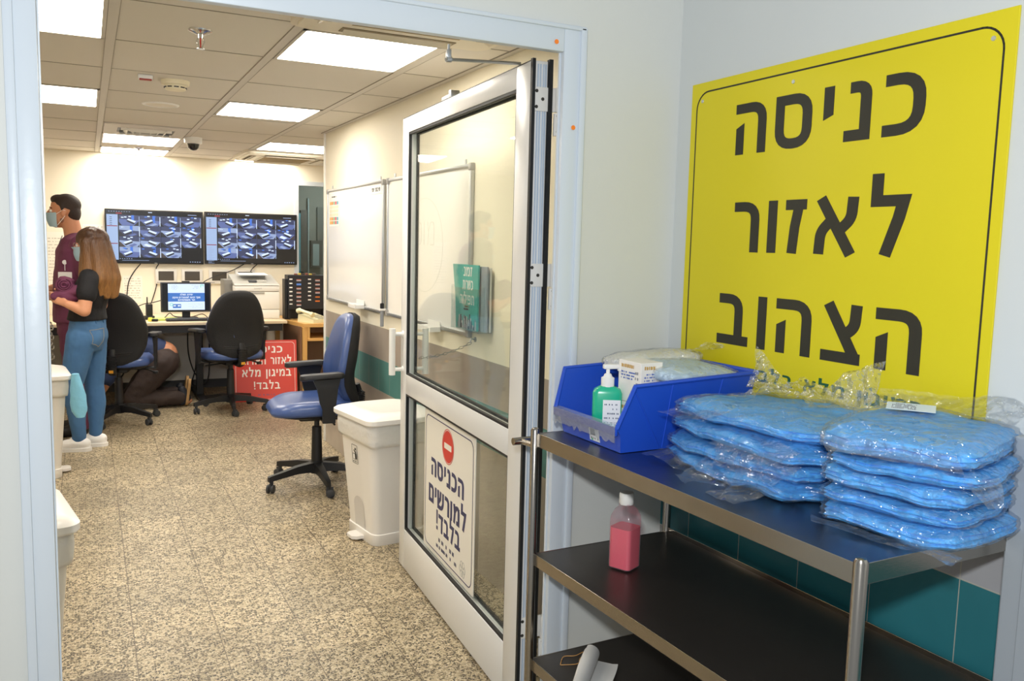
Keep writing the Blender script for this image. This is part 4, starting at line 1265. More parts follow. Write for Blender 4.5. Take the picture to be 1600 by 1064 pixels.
t = thing('carton', 'large plain carton filling the bottom of the blue bin', 'box', (1.46, 1.905, ZT + 0.0062), 0.03)
b = B(); box(b, -0.11, 0.11, -0.105, 0.105, 0, 0.155, r=0.002); obj('carton_body', b, M_CARD, t)
b = B(); box(b, -0.11, 0.11, -0.022, 0.022, 0.155, 0.1556); obj('sealing_tape', b, mat('brown tape', '#c7ab7a', 0.3), t)

# pink bottle on the middle shelf
t = thing('soap_bottle', 'square bottle half full of pink soap on the middle trolley shelf', 'bottle', (1.283, 1.86, 0.641), 0.45)
K = 1.13
def rr_sec(w, z): return [(x, y, z) for x, y in rrect(w * 2, w * 2, w * 0.35, 5)]
b = B()
ring_skin(b, [rr_sec(w * K, z * K) for w, z in ((0.027, 0), (0.03, 0.003), (0.03, 0.118), (0.0285, 0.128), (0.021, 0.144), (0.0145, 0.15), (0.0145, 0.158))])
obj('bottle_body', b, clear_mat('frosted bottle', '#f6eaee', 0.05, rough=0.2, haze=0.10, hazecol='#f6eaee'), t, smooth=True)
b = B()
ring_skin(b, [rr_sec(w * K, z * K) for w, z in ((0.0255, 0.0015), (0.0285, 0.0035), (0.0285, 0.1))])
obj('liquid', b, mat('pink liquid', '#f2566e', 0.15), t, smooth=True)
b = B(); lathe(b, [(0.0165 * K, 0.155 * K), (0.0175 * K, 0.157 * K), (0.0175 * K, 0.18 * K), (0.016 * K, 0.183 * K)], n=28); obj('cap', b, M_WHITEP, t, smooth=True)

# roll of thin sheet and a rubber band on the bottom shelf
t = thing('paper_roll', 'loose roll of thin white sheet on the bottom trolley shelf', 'roll', (1.165, 1.86, 0.33), 0.0)
b = B()
path = []
for k in range(46):
    a = k / 45 * 4 * pi
    r = 0.014 + 0.011 * k / 45
    path.append((r * cos(a + 2.0), r * sin(a + 2.0) + 0.026))
path += [(0.02, 0.006), (0.06, 0.003), (0.075, 0.005)]
ang = 0.85
dirv = Vector((cos(ang), sin(ang), 0)); perp = Vector((sin(ang), -cos(ang), 0))
rows = []
for s in range(9):
    q = -0.13 + 0.26 * s / 8
    rows.append([b.verts.new(dirv * q + perp * (x * (1 + 0.06 * sin(q * 20))) + Vector((0, 0, z + 0.0015 + 0.002 * sin(q * 31)))) for x, z in path])
for r0, r1 in zip(rows, rows[1:]):
    for i in range(len(path) - 1): b.faces.new((r0[i], r0[i + 1], r1[i + 1], r1[i]))
obj('sheet', b, mat('thin pale sheet', '#d9d7d2', 0.6), t, smooth=True, angle=80)
t = thing('rubber_band', 'thin tan rubber band beside the roll on the bottom trolley shelf', 'rubber band', (1.215, 1.99, 0.3305), 0.3)
b = B(); tube(b, [((0.045 + 0.012 * cos(2 * a)) * cos(a), 0.02 * sin(a) * (1 + 0.5 * cos(3 * a)), 0.0015) for a in [2 * pi * k / 40 for k in range(41)]], 0.0012, 6, caps=False)
obj('band', b, mat('tan rubber', '#c4904e', 0.6), t, smooth=True)

# ------------------------------------------------------------------ far wall: monitors, panels, papers
rng = random.Random(21)
def scr(name, c, e=1.0): return mat('screen ' + name, c, 0.3, emit=e * 1.45)
S_DARK = mat('screen black', '#0c0f18', 0.18, emit=0.25)
S = [S_DARK, scr('list', '#aec8f2', 0.62), scr('red', '#9a2a3a', 0.6), scr('floor', '#7186cc', 0.46), scr('dim', '#44507e', 0.42),
     scr('bed', '#d6e6ff', 0.82), scr('shadow', '#1a2030', 0.3), scr('curtain', '#3f78e0', 0.7), scr('pale', '#a3b8e2', 0.6), scr('brown', '#5a4c48', 0.4)]
def security_monitor(x0, x1, z0, z1, label, dark_last):
    w, h = x1 - x0, z1 - z0
    t = thing('security_monitor', label, 'monitor', ((x0 + x1) / 2, 8.998, z0), group='wall monitors of camera views')
    b = B(); box(b, -w / 2, w / 2, -0.05, -0.012, 0, h, r=0.004); box(b, -w * 0.3, w * 0.3, -0.014, 0.0, h * 0.2, h * 0.8)
    obj('housing', b, M_BLACK, t, smooth=True)
    F = frame_M((0, -0.0505, 0), (1, 0, 0), (0, 0, 1))
    b = B()
    def poly(p, k, mi): prism(b, p, 0, 0.0003 + 0.00012 * k, 'z', F, mi)
    def rect(a, c, d, e, k, mi): poly([(a, d), (c, d), (c, e), (a, e)], k, mi)
    L, Rr, Bo, To = -w / 2 + 0.010, w / 2 - 0.010, 0.014, h - 0.010
    rect(L, Rr, Bo, To, 0, 0)
    rect(L + 0.004, L + w * 0.115, Bo + 0.022, To - 0.042, 1, 1)
    for q in (0.30, 0.62): rect(L + 0.006, L + w * 0.11, To - h * q, To - h * q + 0.008, 2, 2)
    rect(L + 0.085, L + 0.135, To - 0.037, To - 0.024, 1, 2)
    for k in range(16): rect(L + 0.02, L + 0.02 + rng.uniform(0.03, 0.06), To - h * 0.66 - k * 0.0105, To - h * 0.66 - k * 0.0105 + 0.003, 2, 8)
    for k in range(5): rect(L + 0.03, L + 0.05, To - 0.07 - k * 0.017, To - 0.065 - k * 0.017, 2, 4)
    for k in range(9): rect(L + 0.02 + k * 0.022, L + 0.032 + k * 0.022, To - 0.016, To - 0.012, 1, 8)
    rect(L + w * 0.42, L + w * 0.46, To - 0.018, To - 0.012, 1, 5); rect(Rr - 0.13, Rr - 0.05, To - 0.03, To - 0.024, 1, 8)
    gx0, gx1, gy0, gy1 = L + w * 0.125, Rr - 0.008, Bo + 0.045, To - 0.045
    cw, ch = (gx1 - gx0) / 4, (gy1 - gy0) / 4
    for r in range(4):
        for c in range(4):
            if r == 3 and c == 3: continue
            x, y = gx0 + c * cw + 0.001, gy1 - (r + 1) * ch + 0.001
            W, H_ = cw - 0.002, ch - 0.002
            fl_ = lambda pts, k, mi: poly([(x + W * p[0], y + H_ * p[1]) for p in pts], k, mi)
            rg = random.Random(r * 4 + c + 3)
            fl_([(0, 0), (1, 0), (1, 1), (0, 1)], 1, rg.choice((3, 3, 4, 8)))
            fl_([(0, 0.62), (1, 0.5), (1, 1), (0, 1)], 2, rg.choice((8, 4, 4)))
            s = 1 if (c % 2 == 0) == (r != 0) else -1
            fx = (lambda u: u) if s > 0 else (lambda u: 1 - u)
            if rg.random() < 0.55: cx = rg.uniform(0.5, 0.75); fl_([(cx, 0.35), (cx + 0.13, 0.3), (cx + 0.13, 1), (cx, 1)], 3, 7)
            fl_([(fx(0), 0.0), (fx(0.3), 0.0), (fx(0.05), 0.45), (fx(0), 0.45)] if s > 0 else [(fx(0), 0.45), (fx(0.05), 0.45), (fx(0.3), 0.0), (fx(0), 0.0)], 3, rg.choice((6, 9, 6)))
            o_ = rg.uniform(-0.06, 0.06)
            bed = [(0.18, 0.42 + o_), (0.55, 0.68 + o_), (0.62, 0.56 + o_), (0.26, 0.28 + o_)]
            sh = [(0.2, 0.34 + o_), (0.6, 0.6 + o_), (0.64, 0.42 + o_), (0.3, 0.12 + o_)]
            for pts, k, mi in ((sh, 4, 6), (bed, 5, 5)): fl_([(fx(u), v) for u, v in pts], k, mi)
            fl_([(fx(u), v) for u, v in ((0.42, 0.12 + o_), (0.72, 0.34 + o_), (0.86, 0.2), (0.6, 0.0))], 4, rg.choice((8, 5, 3)))
            fl_([(fx(u), v) for u, v in ((0.86, 0.0), (1, 0.0), (1, 0.35))], 4, 6)
            for q in range(3):
                a = rg.uniform(0.05, 0.8); e = rg.uniform(0.72, 0.9)
                fl_([(a, e), (a + 0.12, e), (a + 0.12, e + 0.1), (a, e + 0.1)], 4, rg.choice((5, 6, 7, 5)))
            fl_([(0.95, 0.0), (0.985, 0.0), (0.985, 0.9), (0.95, 0.9)], 5, rg.choice((5, 4, 8)))
    for k in range(5): rect(Rr - 0.03 - k * 0.022, Rr - 0.02 - k * 0.022, Bo + 0.004, Bo + 0.012, 1, 8)
    for k in range(6): rect(gx0 + k * 0.02, gx0 + 0.008 + k * 0.02, gy0 - 0.015, gy0 - 0.009, 1, 8)
    rect(L + w * 0.15, L + w * 0.42, Bo + 0.016, Bo + 0.019, 1, 8)
    obj('screen', b, S, t)
    b = B(); box(b, -0.012, 0.012, -0.052, -0.049, 0.004, 0.009); obj('badge', b, mat('pale badge', '#b9bcc4', 0.4), t)
security_monitor(0.157, 1.030, 1.238, 1.752, 'wall monitor of security camera views next to the standing woman', True)
security_monitor(1.045, 1.947, 1.244, 1.757, 'wall monitor of security camera views beside the dark window', True)

M_ICW = mat('intercom grey white', '#d9d6d0', 0.4)
def intercom(x, label):
    t = thing('intercom_panel', label, 'intercom', (x, 8.998, 1.045), group='intercom panels under the monitors')
    b = B(); box(b, -0.098, 0.098, -0.028, 0, 0, 0.142, r=0.006); obj('casing', b, M_ICW, t, smooth=True)
    b = B(); box(b, -0.07, 0.07, -0.0295, -0.027, 0.032, 0.122, r=0.001); obj('screen', b, mat('dead screen', '#4b463f', 0.25), t)
    b = B()
    for k in range(3): box(b, -0.085 + k * 0.014, -0.077 + k * 0.014, -0.0298, -0.027, 0.01, 0.016)
    obj('button', b, M_DKGREY, t)
intercom(0.685, 'white intercom panel on the far wall, first of the four from the printer')
intercom(0.925, 'white intercom panel on the far wall, directly above the computer monitor')
intercom(1.18, 'white intercom panel on the far wall, between the computer monitor and the printer')
intercom(1.43, 'white intercom panel on the far wall, half hidden behind the printer')

def paper(x0, x1, z0, z1, label, dens=0.6, rows_=8):
    t = thing('paper_notice', label, 'paper', ((x0 + x1) / 2, 8.999, z0), group='paper notices on the far wall')
    w, h = x1 - x0, z1 - z0
    b = B(); box(b, -w / 2, w / 2, -0.0015, -0.0003, 0, h); obj('sheet', b, mat('notice paper', '#f4efe3', 0.7), t)
    F = frame_M((0, -0.0016, 0), (1, 0, 0), (0, 0, 1))
    text_rows(t, mat('faint print', '#a9a396', 0.6), F, [(-w * 0.42, w * 0.42, h * (0.88 - 0.8 * k / rows_), 0.008, dens) for k in range(rows_)], rng, depth=0.0003)
paper(-0.335, -0.17, 1.0, 1.52, 'tall printed notice on the far wall in front of the man in scrubs', 0.7, 14)
paper(-0.03, 0.165, 1.38, 1.60, 'printed paper notice on the far wall behind the man in scrubs', 0.6, 8)
paper(0.30, 0.47, 0.86, 1.12, 'printed table sheet on the far wall between the woman and the computer monitor', 0.6, 9)

# ------------------------------------------------------------------ desk and what stands on it
M_DESK = mat('pale beech laminate', '#dcc8a8', 0.45, bump=0.03, bscale=40, stretch=(1, 12, 12))
dk = thing('desk', 'long pale desk along the far wall under the monitors', 'desk', (0.2, 8.05, 0))
b = B(); box(b, -1.6, 1.46, 0, 0.93, 0.722, 0.75, r=0.003); obj('desktop', b, M_DESK, dk, smooth=True)
b = B(); box(b, -1.55, 1.42, 0.84, 0.86, 0.10, 0.72); obj('back_panel', b, mat('grey panel', '#c4c1ba', 0.6), dk)
b = B(); box(b, -1.55, 1.42, 0.02, 0.06, 0.655, 0.722); obj('front_rail', b, M_BLACK, dk)
for x in (-0.9, 0.72, 1.26):
    b = B(); box(b, x - 0.03, x + 0.03, 0.36, 0.42, 0.03, 0.722, r=0.002); box(b, x - 0.035, x + 0.035, 0.05, 0.8, 0.0, 0.035, r=0.004)
    obj('leg', b, M_BLACK, dk)
b = B(); box(b, -2.0, 3.2, 8.985, 9.0, 0, 0.1); struct('baseboard_back', b, mat('dark skirting', '#4a4a4a', 0.5), 'dark skirting along the far wall under the desk', 'baseboard')

mo = thing('computer_monitor', 'desk computer monitor showing a white slide with a blue band', 'monitor', (0.81, 8.42, 0.751), 0.0)
b = B(); box(b, -0.218, 0.218, -0.02, 0.035, 0.062, 0.335, r=0.005); obj('casing', b, mat('dark monitor casing', '#2c2d33', 0.4), mo, smooth=True)
b = B(); prism(b, rrect(0.2, 0.16, 0.03), 0, 0.012); box(b, -0.035, 0.035, 0.0, 0.025, 0.01, 0.1, r=0.004); obj('stand', b, M_BLACK, mo)
F = frame_M((0, -0.0202, 0.07), (1, 0, 0), (0, 0, 1))
b = B()
SL = [scr('slide', '#d9e9ff', 0.8), scr('slide blue', '#4580d4', 0.62), scr('slide text', '#f4f9ff', 0.8), scr('slide grey', '#9fb2cc', 0.8), scr('slide green', '#5ec8a0', 0.9), S_DARK]
prism(b, [(-0.205, 0.006), (0.205, 0.006), (0.205, 0.258), (-0.205, 0.258)], 0, 0.0003, 'z', F, 5)
prism(b, [(-0.157, 0.012), (0.161, 0.012), (0.161, 0.252), (-0.157, 0.252)], 0, 0.0006, 'z', F, 0)
prism(b, [(-0.157, 0.089), (0.161, 0.089), (0.161, 0.169), (-0.157, 0.169)], 0, 0.0009, 'z', F, 1)
heb(b, 'יחידת חמלה', 0.015, 0.002, 0.145, F, width=0.11, depth=0.0012, mi=2)
heb(b, 'מוקד זכויות למתמודדים ותיקים'.replace('יקים', 'יקים'), 0.015, 0.002, 0.119, F, width=0.24, depth=0.0012, mi=2)
heb(b, 'ועד משפחותיהם', 0.015, 0.002, 0.096, F, width=0.145, depth=0.0012, mi=2)
prism(b, [(-0.117, 0.03), (-0.046, 0.03), (-0.046, 0.066), (-0.117, 0.066)], 0, 0.0009, 'z', F, 1)
lines_text(b, -0.11, -0.052, 0.044, 0.014, F, rng, depth=0.0012, mi=2, dens=0.9)
outline(b, [(-0.128 + 0.012 * cos(a * pi / 8), 0.062 + 0.012 * sin(a * pi / 8)) for a in range(16)], 0.004, 0, 0.0009, 'z', F, 4)
for k in range(5): outline(b, [(-0.098 + 0.017 * cos(k * 1.256) + 0.012 * cos(a * pi / 5), 0.222 + 0.014 * sin(k * 1.256) + 0.01 * sin(a * pi / 5)) for a in range(10)], 0.0012, 0, 0.0009, 'z', F, 3)
prism(b, [(0.126, 0.22), (0.131, 0.22), (0.131, 0.24), (0.146, 0.24), (0.146, 0.226), (0.15, 0.226), (0.15, 0.245), (0.126, 0.245)], 0, 0.0009, 'z', F, 4)
for k in range(3): lines_text(b, 0.05 + 0.02 * k % 0.04, 0.115, 0.236 - k * 0.014, 0.005, F, rng, depth=0.0009, mi=3)
for k in range(4): lines_text(b, 0.02 + 0.03 * (k % 2), 0.145, 0.065 - k * 0.011, 0.003, F, rng, depth=0.0009, mi=3, dens=0.5)
obj('screen', b, SL, mo)
b = B(); box(b, -0.034, 0.034, -0.005, 0.03, 0.335, 0.347, r=0.003); obj('webcam', b, M_BLACK, mo)

kb = thing('keyboard', 'black keyboard on the desk in front of the computer monitor', 'keyboard', (0.83, 8.2, 0.751), 0.0)
b = B(); box(b, -0.215, 0.215, -0.07, 0.07, 0, 0.016, r=0.004); obj('base', b, M_BLACK, kb, smooth=True)
b = B()
for r in range(5):
    for c in range(17): box(b, -0.205 + c * 0.0242, -0.205 + c * 0.0242 + 0.021, -0.06 + r * 0.024, -0.06 + r * 0.024 + 0.021, 0.016, 0.021)
obj('keys', b, M_DKGREY, kb)

pr = thing('printer', 'large white laser printer on the desk beside the black rack', 'printer', (1.425, 8.40, 0.751), 0.0)
M_PRW = mat('printer ivory', '#eae6dd', 0.4); M_PRG = mat('printer grey', '#a3a199', 0.45)
b = B(); box(b, -0.2, 0.21, -0.12, 0.3, 0.0, 0.085, r=0.006); box(b, -0.2, 0.21, -0.12, 0.3, 0.088, 0.255, r=0.006); box(b, -0.2, 0.21, -0.125, 0.3, 0.258, 0.315, r=0.008); obj('body', b, M_PRW, pr, smooth=True)
b = B(); ring_skin(b, [[(-0.205, -0.13, 0.316), (0.21, -0.13, 0.316), (0.21, 0.3, 0.345), (-0.205, 0.3, 0.345)], [(-0.205, -0.10, 0.33), (0.205, -0.10, 0.33), (0.2, 0.28, 0.405), (-0.2, 0.28, 0.405)]]); obj('top_cover', b, M_PRG, pr)
b = B(); box(b, -0.275, -0.2, 0.02, 0.28, 0.19, 0.36, r=0.006); obj('side_tray', b, mat('printer dark grey', '#77746d', 0.5), pr, smooth=True)
PT = Matrix.Translation((-0.02, -0.02, 0.350)) @ Matrix.Rotation(radians(12), 4, 'X')
b = B(); box(b, -0.04, 0.03, -0.04, 0.03, -0.004, 0.006, M=PT); obj('display', b, M_DKGREY, pr)
b = B()
for i in range(5):
    for j in range(3): box(b, 0.04 + i * 0.018, 0.052 + i * 0.018, -0.03 + j * 0.02, -0.018 + j * 0.02, 0, 0.006, M=PT)
obj('button', b, mat('pale buttons', '#c9c7c0', 0.4), pr)
b = B(); box(b, -0.05, 0.07, -0.128, -0.12, 0.238, 0.252, r=0.003); box(b, -0.02, 0.05, -0.124, -0.118, 0.035, 0.055, r=0.003); obj('drawer_grip', b, M_PRG, pr)
latin('Lexmark', 0.02, frame_M((0.01, -0.1262, 0.28), (1, 0, 0), (0, 0, 1)), M_PRG, 'maker_lettering', pr)
b = B(); box(b, -0.13, 0.13, 0.05, 0.24, 0.404, 0.408); obj('paper_stack', b, M_PAPER, pr, rot=(0.05, 0, 0))

ra = thing('handheld_radio', 'black handheld radio standing on the desk between the chairs', 'radio', (0.49, 8.38, 0.751), 0.2)
b = B(); box(b, -0.028, 0.028, -0.018, 0.018, 0.03, 0.14, r=0.006); obj('body', b, M_BLACK, ra, smooth=True)
b = B(); box(b, -0.04, 0.04, -0.035, 0.035, 0, 0.035, r=0.006); obj('charger', b, M_BLACK, ra, smooth=True)
b = B(); lathe(b, [(0.007, 0.135), (0.005, 0.2), (0.003, 0.205)], c=(-0.016, 0, 0), n=12); obj('antenna', b, M_BLACK, ra, smooth=True)
t = thing('green_folder', 'lime green folder lying on the desk beside the black keyboard', 'folder', (0.62, 8.33, 0.751), 0.15)
b = B(); box(b, -0.11, 0.11, -0.09, 0.09, 0, 0.008, r=0.002); obj('cover', b, mat('lime card', '#b7d14a', 0.5), t)
b = B(); box(b, -0.105, 0.105, -0.085, 0.085, 0.0082, 0.0145); obj('papers', b, mat('lime paper', '#d3e47c', 0.6), t, rot=(0, 0, 0.1))
t = thing('tape_dispenser', 'small yellow and black desk item beside the handheld radio', 'desk item', (0.50, 8.18, 0.751), -0.3)
b = B(); box(b, -0.03, 0.0, -0.02, 0.02, 0, 0.035, r=0.004); obj('yellow_block', b, mat('yellow plastic', '#e9e05a', 0.4), t, smooth=True)
b = B(); box(b, 0.001, 0.05, -0.018, 0.018, 0, 0.022, r=0.005); obj('black_block', b, M_BLACK, t, smooth=True)

t = thing('office_device', 'white office device on the desk, partly hidden by the door jamb', 'office device', (-0.41, 8.3, 0.751))
b = B(); box(b, -0.16, 0.045, -0.13, 0.13, 0, 0.14, r=0.01); box(b, -0.15, 0.03, -0.1, 0.12, 0.14, 0.19, r=0.02); obj('casing', b, M_PRW, t, smooth=True)
b = B(); box(b, -0.14, 0.0, -0.135, -0.128, 0.03, 0.09, r=0.003); obj('front_tray', b, M_PRG, t)

# cables
def cable(pts, r, label, group='loose black cables by the desk', m=None):
    b = B(); tube(b, smooth_path(pts, 8), r, 8)
    p = Vector(pts[0])
    for v in b.verts: v.co -= p
    tag(obj('cable', b, m or M_CABLE, smooth=True, loc=p), label, 'cable', group)
cable([(0.46, 8.985, 1.237), (0.40, 8.99, 1.16), (0.35, 8.985, 1.06), (0.33, 8.985, 0.9), (0.33, 8.93, 0.77)], 0.0045, 'black cable slanting down from a wall monitor past the paper sheet')
cable([(0.62, 8.985, 1.237), (0.595, 8.985, 1.18), (0.60, 8.985, 1.05), (0.56, 8.985, 0.9), (0.5, 8.9, 0.757)], 0.0045, 'black cable hanging from a wall monitor beside the first intercom panel')
cable([(1.42, 8.985, 1.243), (1.3, 8.96, 1.18), (1.1, 8.8, 1.12), (0.97, 8.55, 1.07), (0.95, 8.47, 1.0)], 0.0045, 'black cable running from a wall monitor down to the computer monitor')
cable([(1.55, 8.985, 1.243), (1.50, 8.97, 1.2), (1.47, 8.9, 1.165), (1.46, 8.74, 1.165)], 0.0045, 'short black cable from a wall monitor to the printer')
cable([(0.40, 8.6, 0.85), (0.46, 8.5, 0.885), (0.52, 8.48, 0.895), (0.62, 8.46, 0.925)], 0.004, 'thin black cable stretched across to the computer monitor from beside the radio')
cable([(0.62, 8.35, 0.77), (0.67, 8.45, 0.80), (0.72, 8.5, 0.765), (0.86, 8.5, 0.76), (0.95, 8.42, 0.79), (1.0, 8.38, 0.755)], 0.004, 'tangled black cable behind the foot of the computer monitor')
cable([(0.86, 8.82, 0.70), (0.84, 8.6, 0.4), (0.9, 8.5, 0.2), (0.97, 8.6, 0.3), (0.93, 8.7, 0.6)], 0.006, 'black cable loop hanging under the desk by the middle chair')
cable([(0.93, 8.8, 0.68), (0.9, 8.55, 0.3), (0.86, 8.5, 0.12), (1.0, 8.5, 0.16), (1.05, 8.75, 0.62)], 0.006, 'second black cable loop under the desk by the middle chair')
cable([(0.15, 8.8, 0.66), (0.12, 8.5, 0.3), (0.2, 8.45, 0.2), (0.28, 8.5, 0.3), (0.22, 8.7, 0.62)], 0.006, 'black cable loop under the desk next to the kneeling person')
cable([(0.08, 8.8, 0.66), (0.16, 8.5, 0.36), (0.22, 8.45, 0.28), (0.13, 8.5, 0.22), (0.1, 8.75, 0.6)], 0.006, 'thin tangled black cable under the desk beyond the kneeling person')

# wooden side table with phone and rack
M_WOOD = mat('orange beech', '#d9a862', 0.4, bump=0.04, bscale=30, stretch=(1, 10, 10)); M_WOODDK = mat('brown side panel', '#7a5a42', 0.5, vary=0.1)
st = thing('side_table', 'wooden side table with open shelf beside the desk end', 'table', (1.78, 7.98, 0))
b = B(); prism(b, [(0.02, 0.0), (0.75, -0.05), (0.75, 0.95), (-0.08, 0.95), (-0.08, 0.55)], 0.69, 0.722); obj('tabletop', b, M_WOOD, st)
b = B(); prism(b, [(-0.01, 0.03), (-0.06, 0.56), (-0.045, 0.56), (0.005, 0.03)], 0.0, 0.69); obj('side_panel', b, M_WOODDK, st)
for x, y in ((0.03, 0.03), (0.68, -0.01), (0.68, 0.9), (-0.05, 0.9)):
    b = B(); box(b, x - 0.022, x + 0.022, y - 0.022, y + 0.022, 0, 0.69, r=0.002); obj('leg', b, M_WOOD, st)
b = B(); box(b, 0.052, 0.658, -0.012, 0.5, 0.56, 0.585, r=0.002); obj('shelf', b, M_WOOD, st)
b = B(); box(b, 0.052, 0.075, 0.0, 0.5, 0.585, 0.69); obj('shelf_support', b, M_WOOD, st)
b = B(); box(b, 0.0, 0.7, 0.6, 0.62, 0.1, 0.69); obj('back_panel', b, M_WOODDK, st)

rk = thing('label_rack', 'black wall rack with rows of small paper labels above the phone', 'rack', (1.94, 8.45, 0.7225), 0.0)
b = B(); box(b, -0.19, 0.19, 0, 0.16, 0.10, 0.435, r=0.003); box(b, -0.19, -0.17, 0.01, 0.15, 0, 0.1); box(b, 0.17, 0.19, 0.01, 0.15, 0, 0.1); box(b, -0.17, 0.17, 0.13, 0.15, 0, 0.1); box(b, -0.215, -0.19, 0.03, 0.15, 0.0, 0.395, r=0.002)
obj('cabinet', b, mat('rack black', '#1c1d24', 0.4), rk)
F = frame_M((0, -0.0005, 0.1), (1, 0, 0), (0, 0, 1))
LB = [M_PAPER, mat('label brown', '#a8583a', 0.6), mat('label grey', '#b4b0b8', 0.6), mat('label blue', '#5a8ae0', 0.6), mat('label orange', '#e07a2a', 0.6)]
for k in range(7):
    for cx, n, wide in ((-0.162, 7, 0.03), (-0.085, 7, 0.045), (0.02, 6, 0.03), (0.10, 6, 0.045)):
        if k >= n: continue
        z = 0.29 - k * 0.0405
        b = B()
        if wide < 0.04:
            prism(b, [(cx - wide / 2, z), (cx + wide / 2, z), (cx + wide / 2, z + 0.012), (cx - wide / 2, z + 0.012)], 0, 0.0012, 'z', F, 0)
        else:
            top_, low = (1, 2) if not (cx > 0 and k > 3) else (4, 4)
            if cx < 0 and k == 1: top_, low = 3, 3
            prism(b, [(cx - wide / 2, z - 0.002), (cx + wide / 2, z - 0.002), (cx + wide / 2, z - 0.013), (cx - wide / 2, z - 0.013)][::-1], 0, 0.0012, 'z', F, low)
            if low != 4: prism(b, [(cx - wide / 2, z - 0.002), (cx + wide / 2, z - 0.002), (cx + wide / 2, z + 0.005), (cx - wide / 2, z + 0.005)], 0, 0.0012, 'z', F, top_)
        obj('slot_label', b, LB, rk)
for k in range(6):
    b = B(); box(b, -0.014, 0.014, -0.012, 0.012, 0, 0.014 + 0.004 * (k % 2), r=0.003)
    c = [mat('knick red', '#8a4a3a', 0.5), mat('knick yellow', '#e2c65a', 0.5), mat('knick dark', '#4a3a34', 0.5)][k % 3]
    tag(obj('small_trinket', b, c, smooth=True, loc=(1.84 + k * 0.036, 8.52, 1.158)), ('%s trinket on top of the black label rack, %s' % (['reddish', 'yellow', 'dark'][k % 3], ['first from the printer', 'second from the printer', 'third from the printer', 'fourth from the printer', 'fifth from the printer', 'last from the printer'][k])), 'trinket', 'trinkets along the rack top')

ph = thing('desk_phone', 'cream desk telephone on the wooden side table', 'telephone', (1.93, 8.16, 0.7225), 0.55)
M_PHONE = mat('cream phone plastic', '#e9e3bb', 0.4)
b = B(); ring_skin(b, [[(-0.10, -0.1, 0), (0.13, -0.1, 0), (0.13, 0.11, 0), (-0.10, 0.11, 0)], [(-0.095, -0.095, 0.03), (0.125, -0.095, 0.03), (0.125, 0.105, 0.075), (-0.095, 0.105, 0.075)]]); obj('base', b, M_PHONE, ph)
b = B(); tube(b, smooth_path([(-0.10, -0.095, 0.075), (-0.10, -0.06, 0.088), (-0.10, 0.0, 0.098), (-0.10, 0.07, 0.112), (-0.10, 0.105, 0.104)], 5), [0.024] * 5 + [0.017] * 6 + [0.016] * 5 + [0.024] * 5, 12); obj('handset', b, M_PHONE, ph, smooth=True)
b = B()
PK = Matrix.Rotation(math.atan2(0.045, 0.2), 4, 'X')
for i in range(4):
    for j in range(4): box(b, -0.01 + i * 0.03, 0.012 + i * 0.03, -0.075 + j * 0.035, -0.055 + j * 0.035, 0.05, 0.056, M=PK)
obj('keys', b, mat('grey keys', '#b5b09a', 0.5), ph)

# red sign leaning under the desk
rs = thing('red_sign', 'red Hebrew warning sign leaning under the desk beside the middle chair', 'sign', (1.455, 8.015, 0.002), 0, rot=(radians(-9), 0, radians(-6)))
b = B(); box(b, -0.285, 0.285, 0, 0.006, 0, 0.57, r=0.001); obj('board', b, mat('red sign plastic', '#dd4a3e', 0.4), rs)
F = frame_M((0, -0.0003, 0), (1, 0, 0), (0, 0, 1))
b = B(); outline(b, rrect(0.53, 0.53, 0.03, 6, 0, 0.285), 0.004, 0, 0.0005, M=F); obj('border', b, mat('pink white print', '#f6dfd8', 0.5), rs)
words(rs, mat('white sign print', '#fbf3ec', 0.5), F, [('כניסה', 0.062, 0.02, 0.452, dict(width=0.27)), ('לאזור האדום', 0.064, 0.01, 0.345, dict(width=0.45)), ('במיגון מלא', 0.066, 0.01, 0.232, dict(width=0.44)), ('בלבד!', 0.062, 0.01, 0.115, dict(width=0.235))])
text_rows(rs, mat('violet print', '#8a5a78', 0.5), F, [(-0.07, 0.08, 0.055, 0.014, 0.7)], rng)

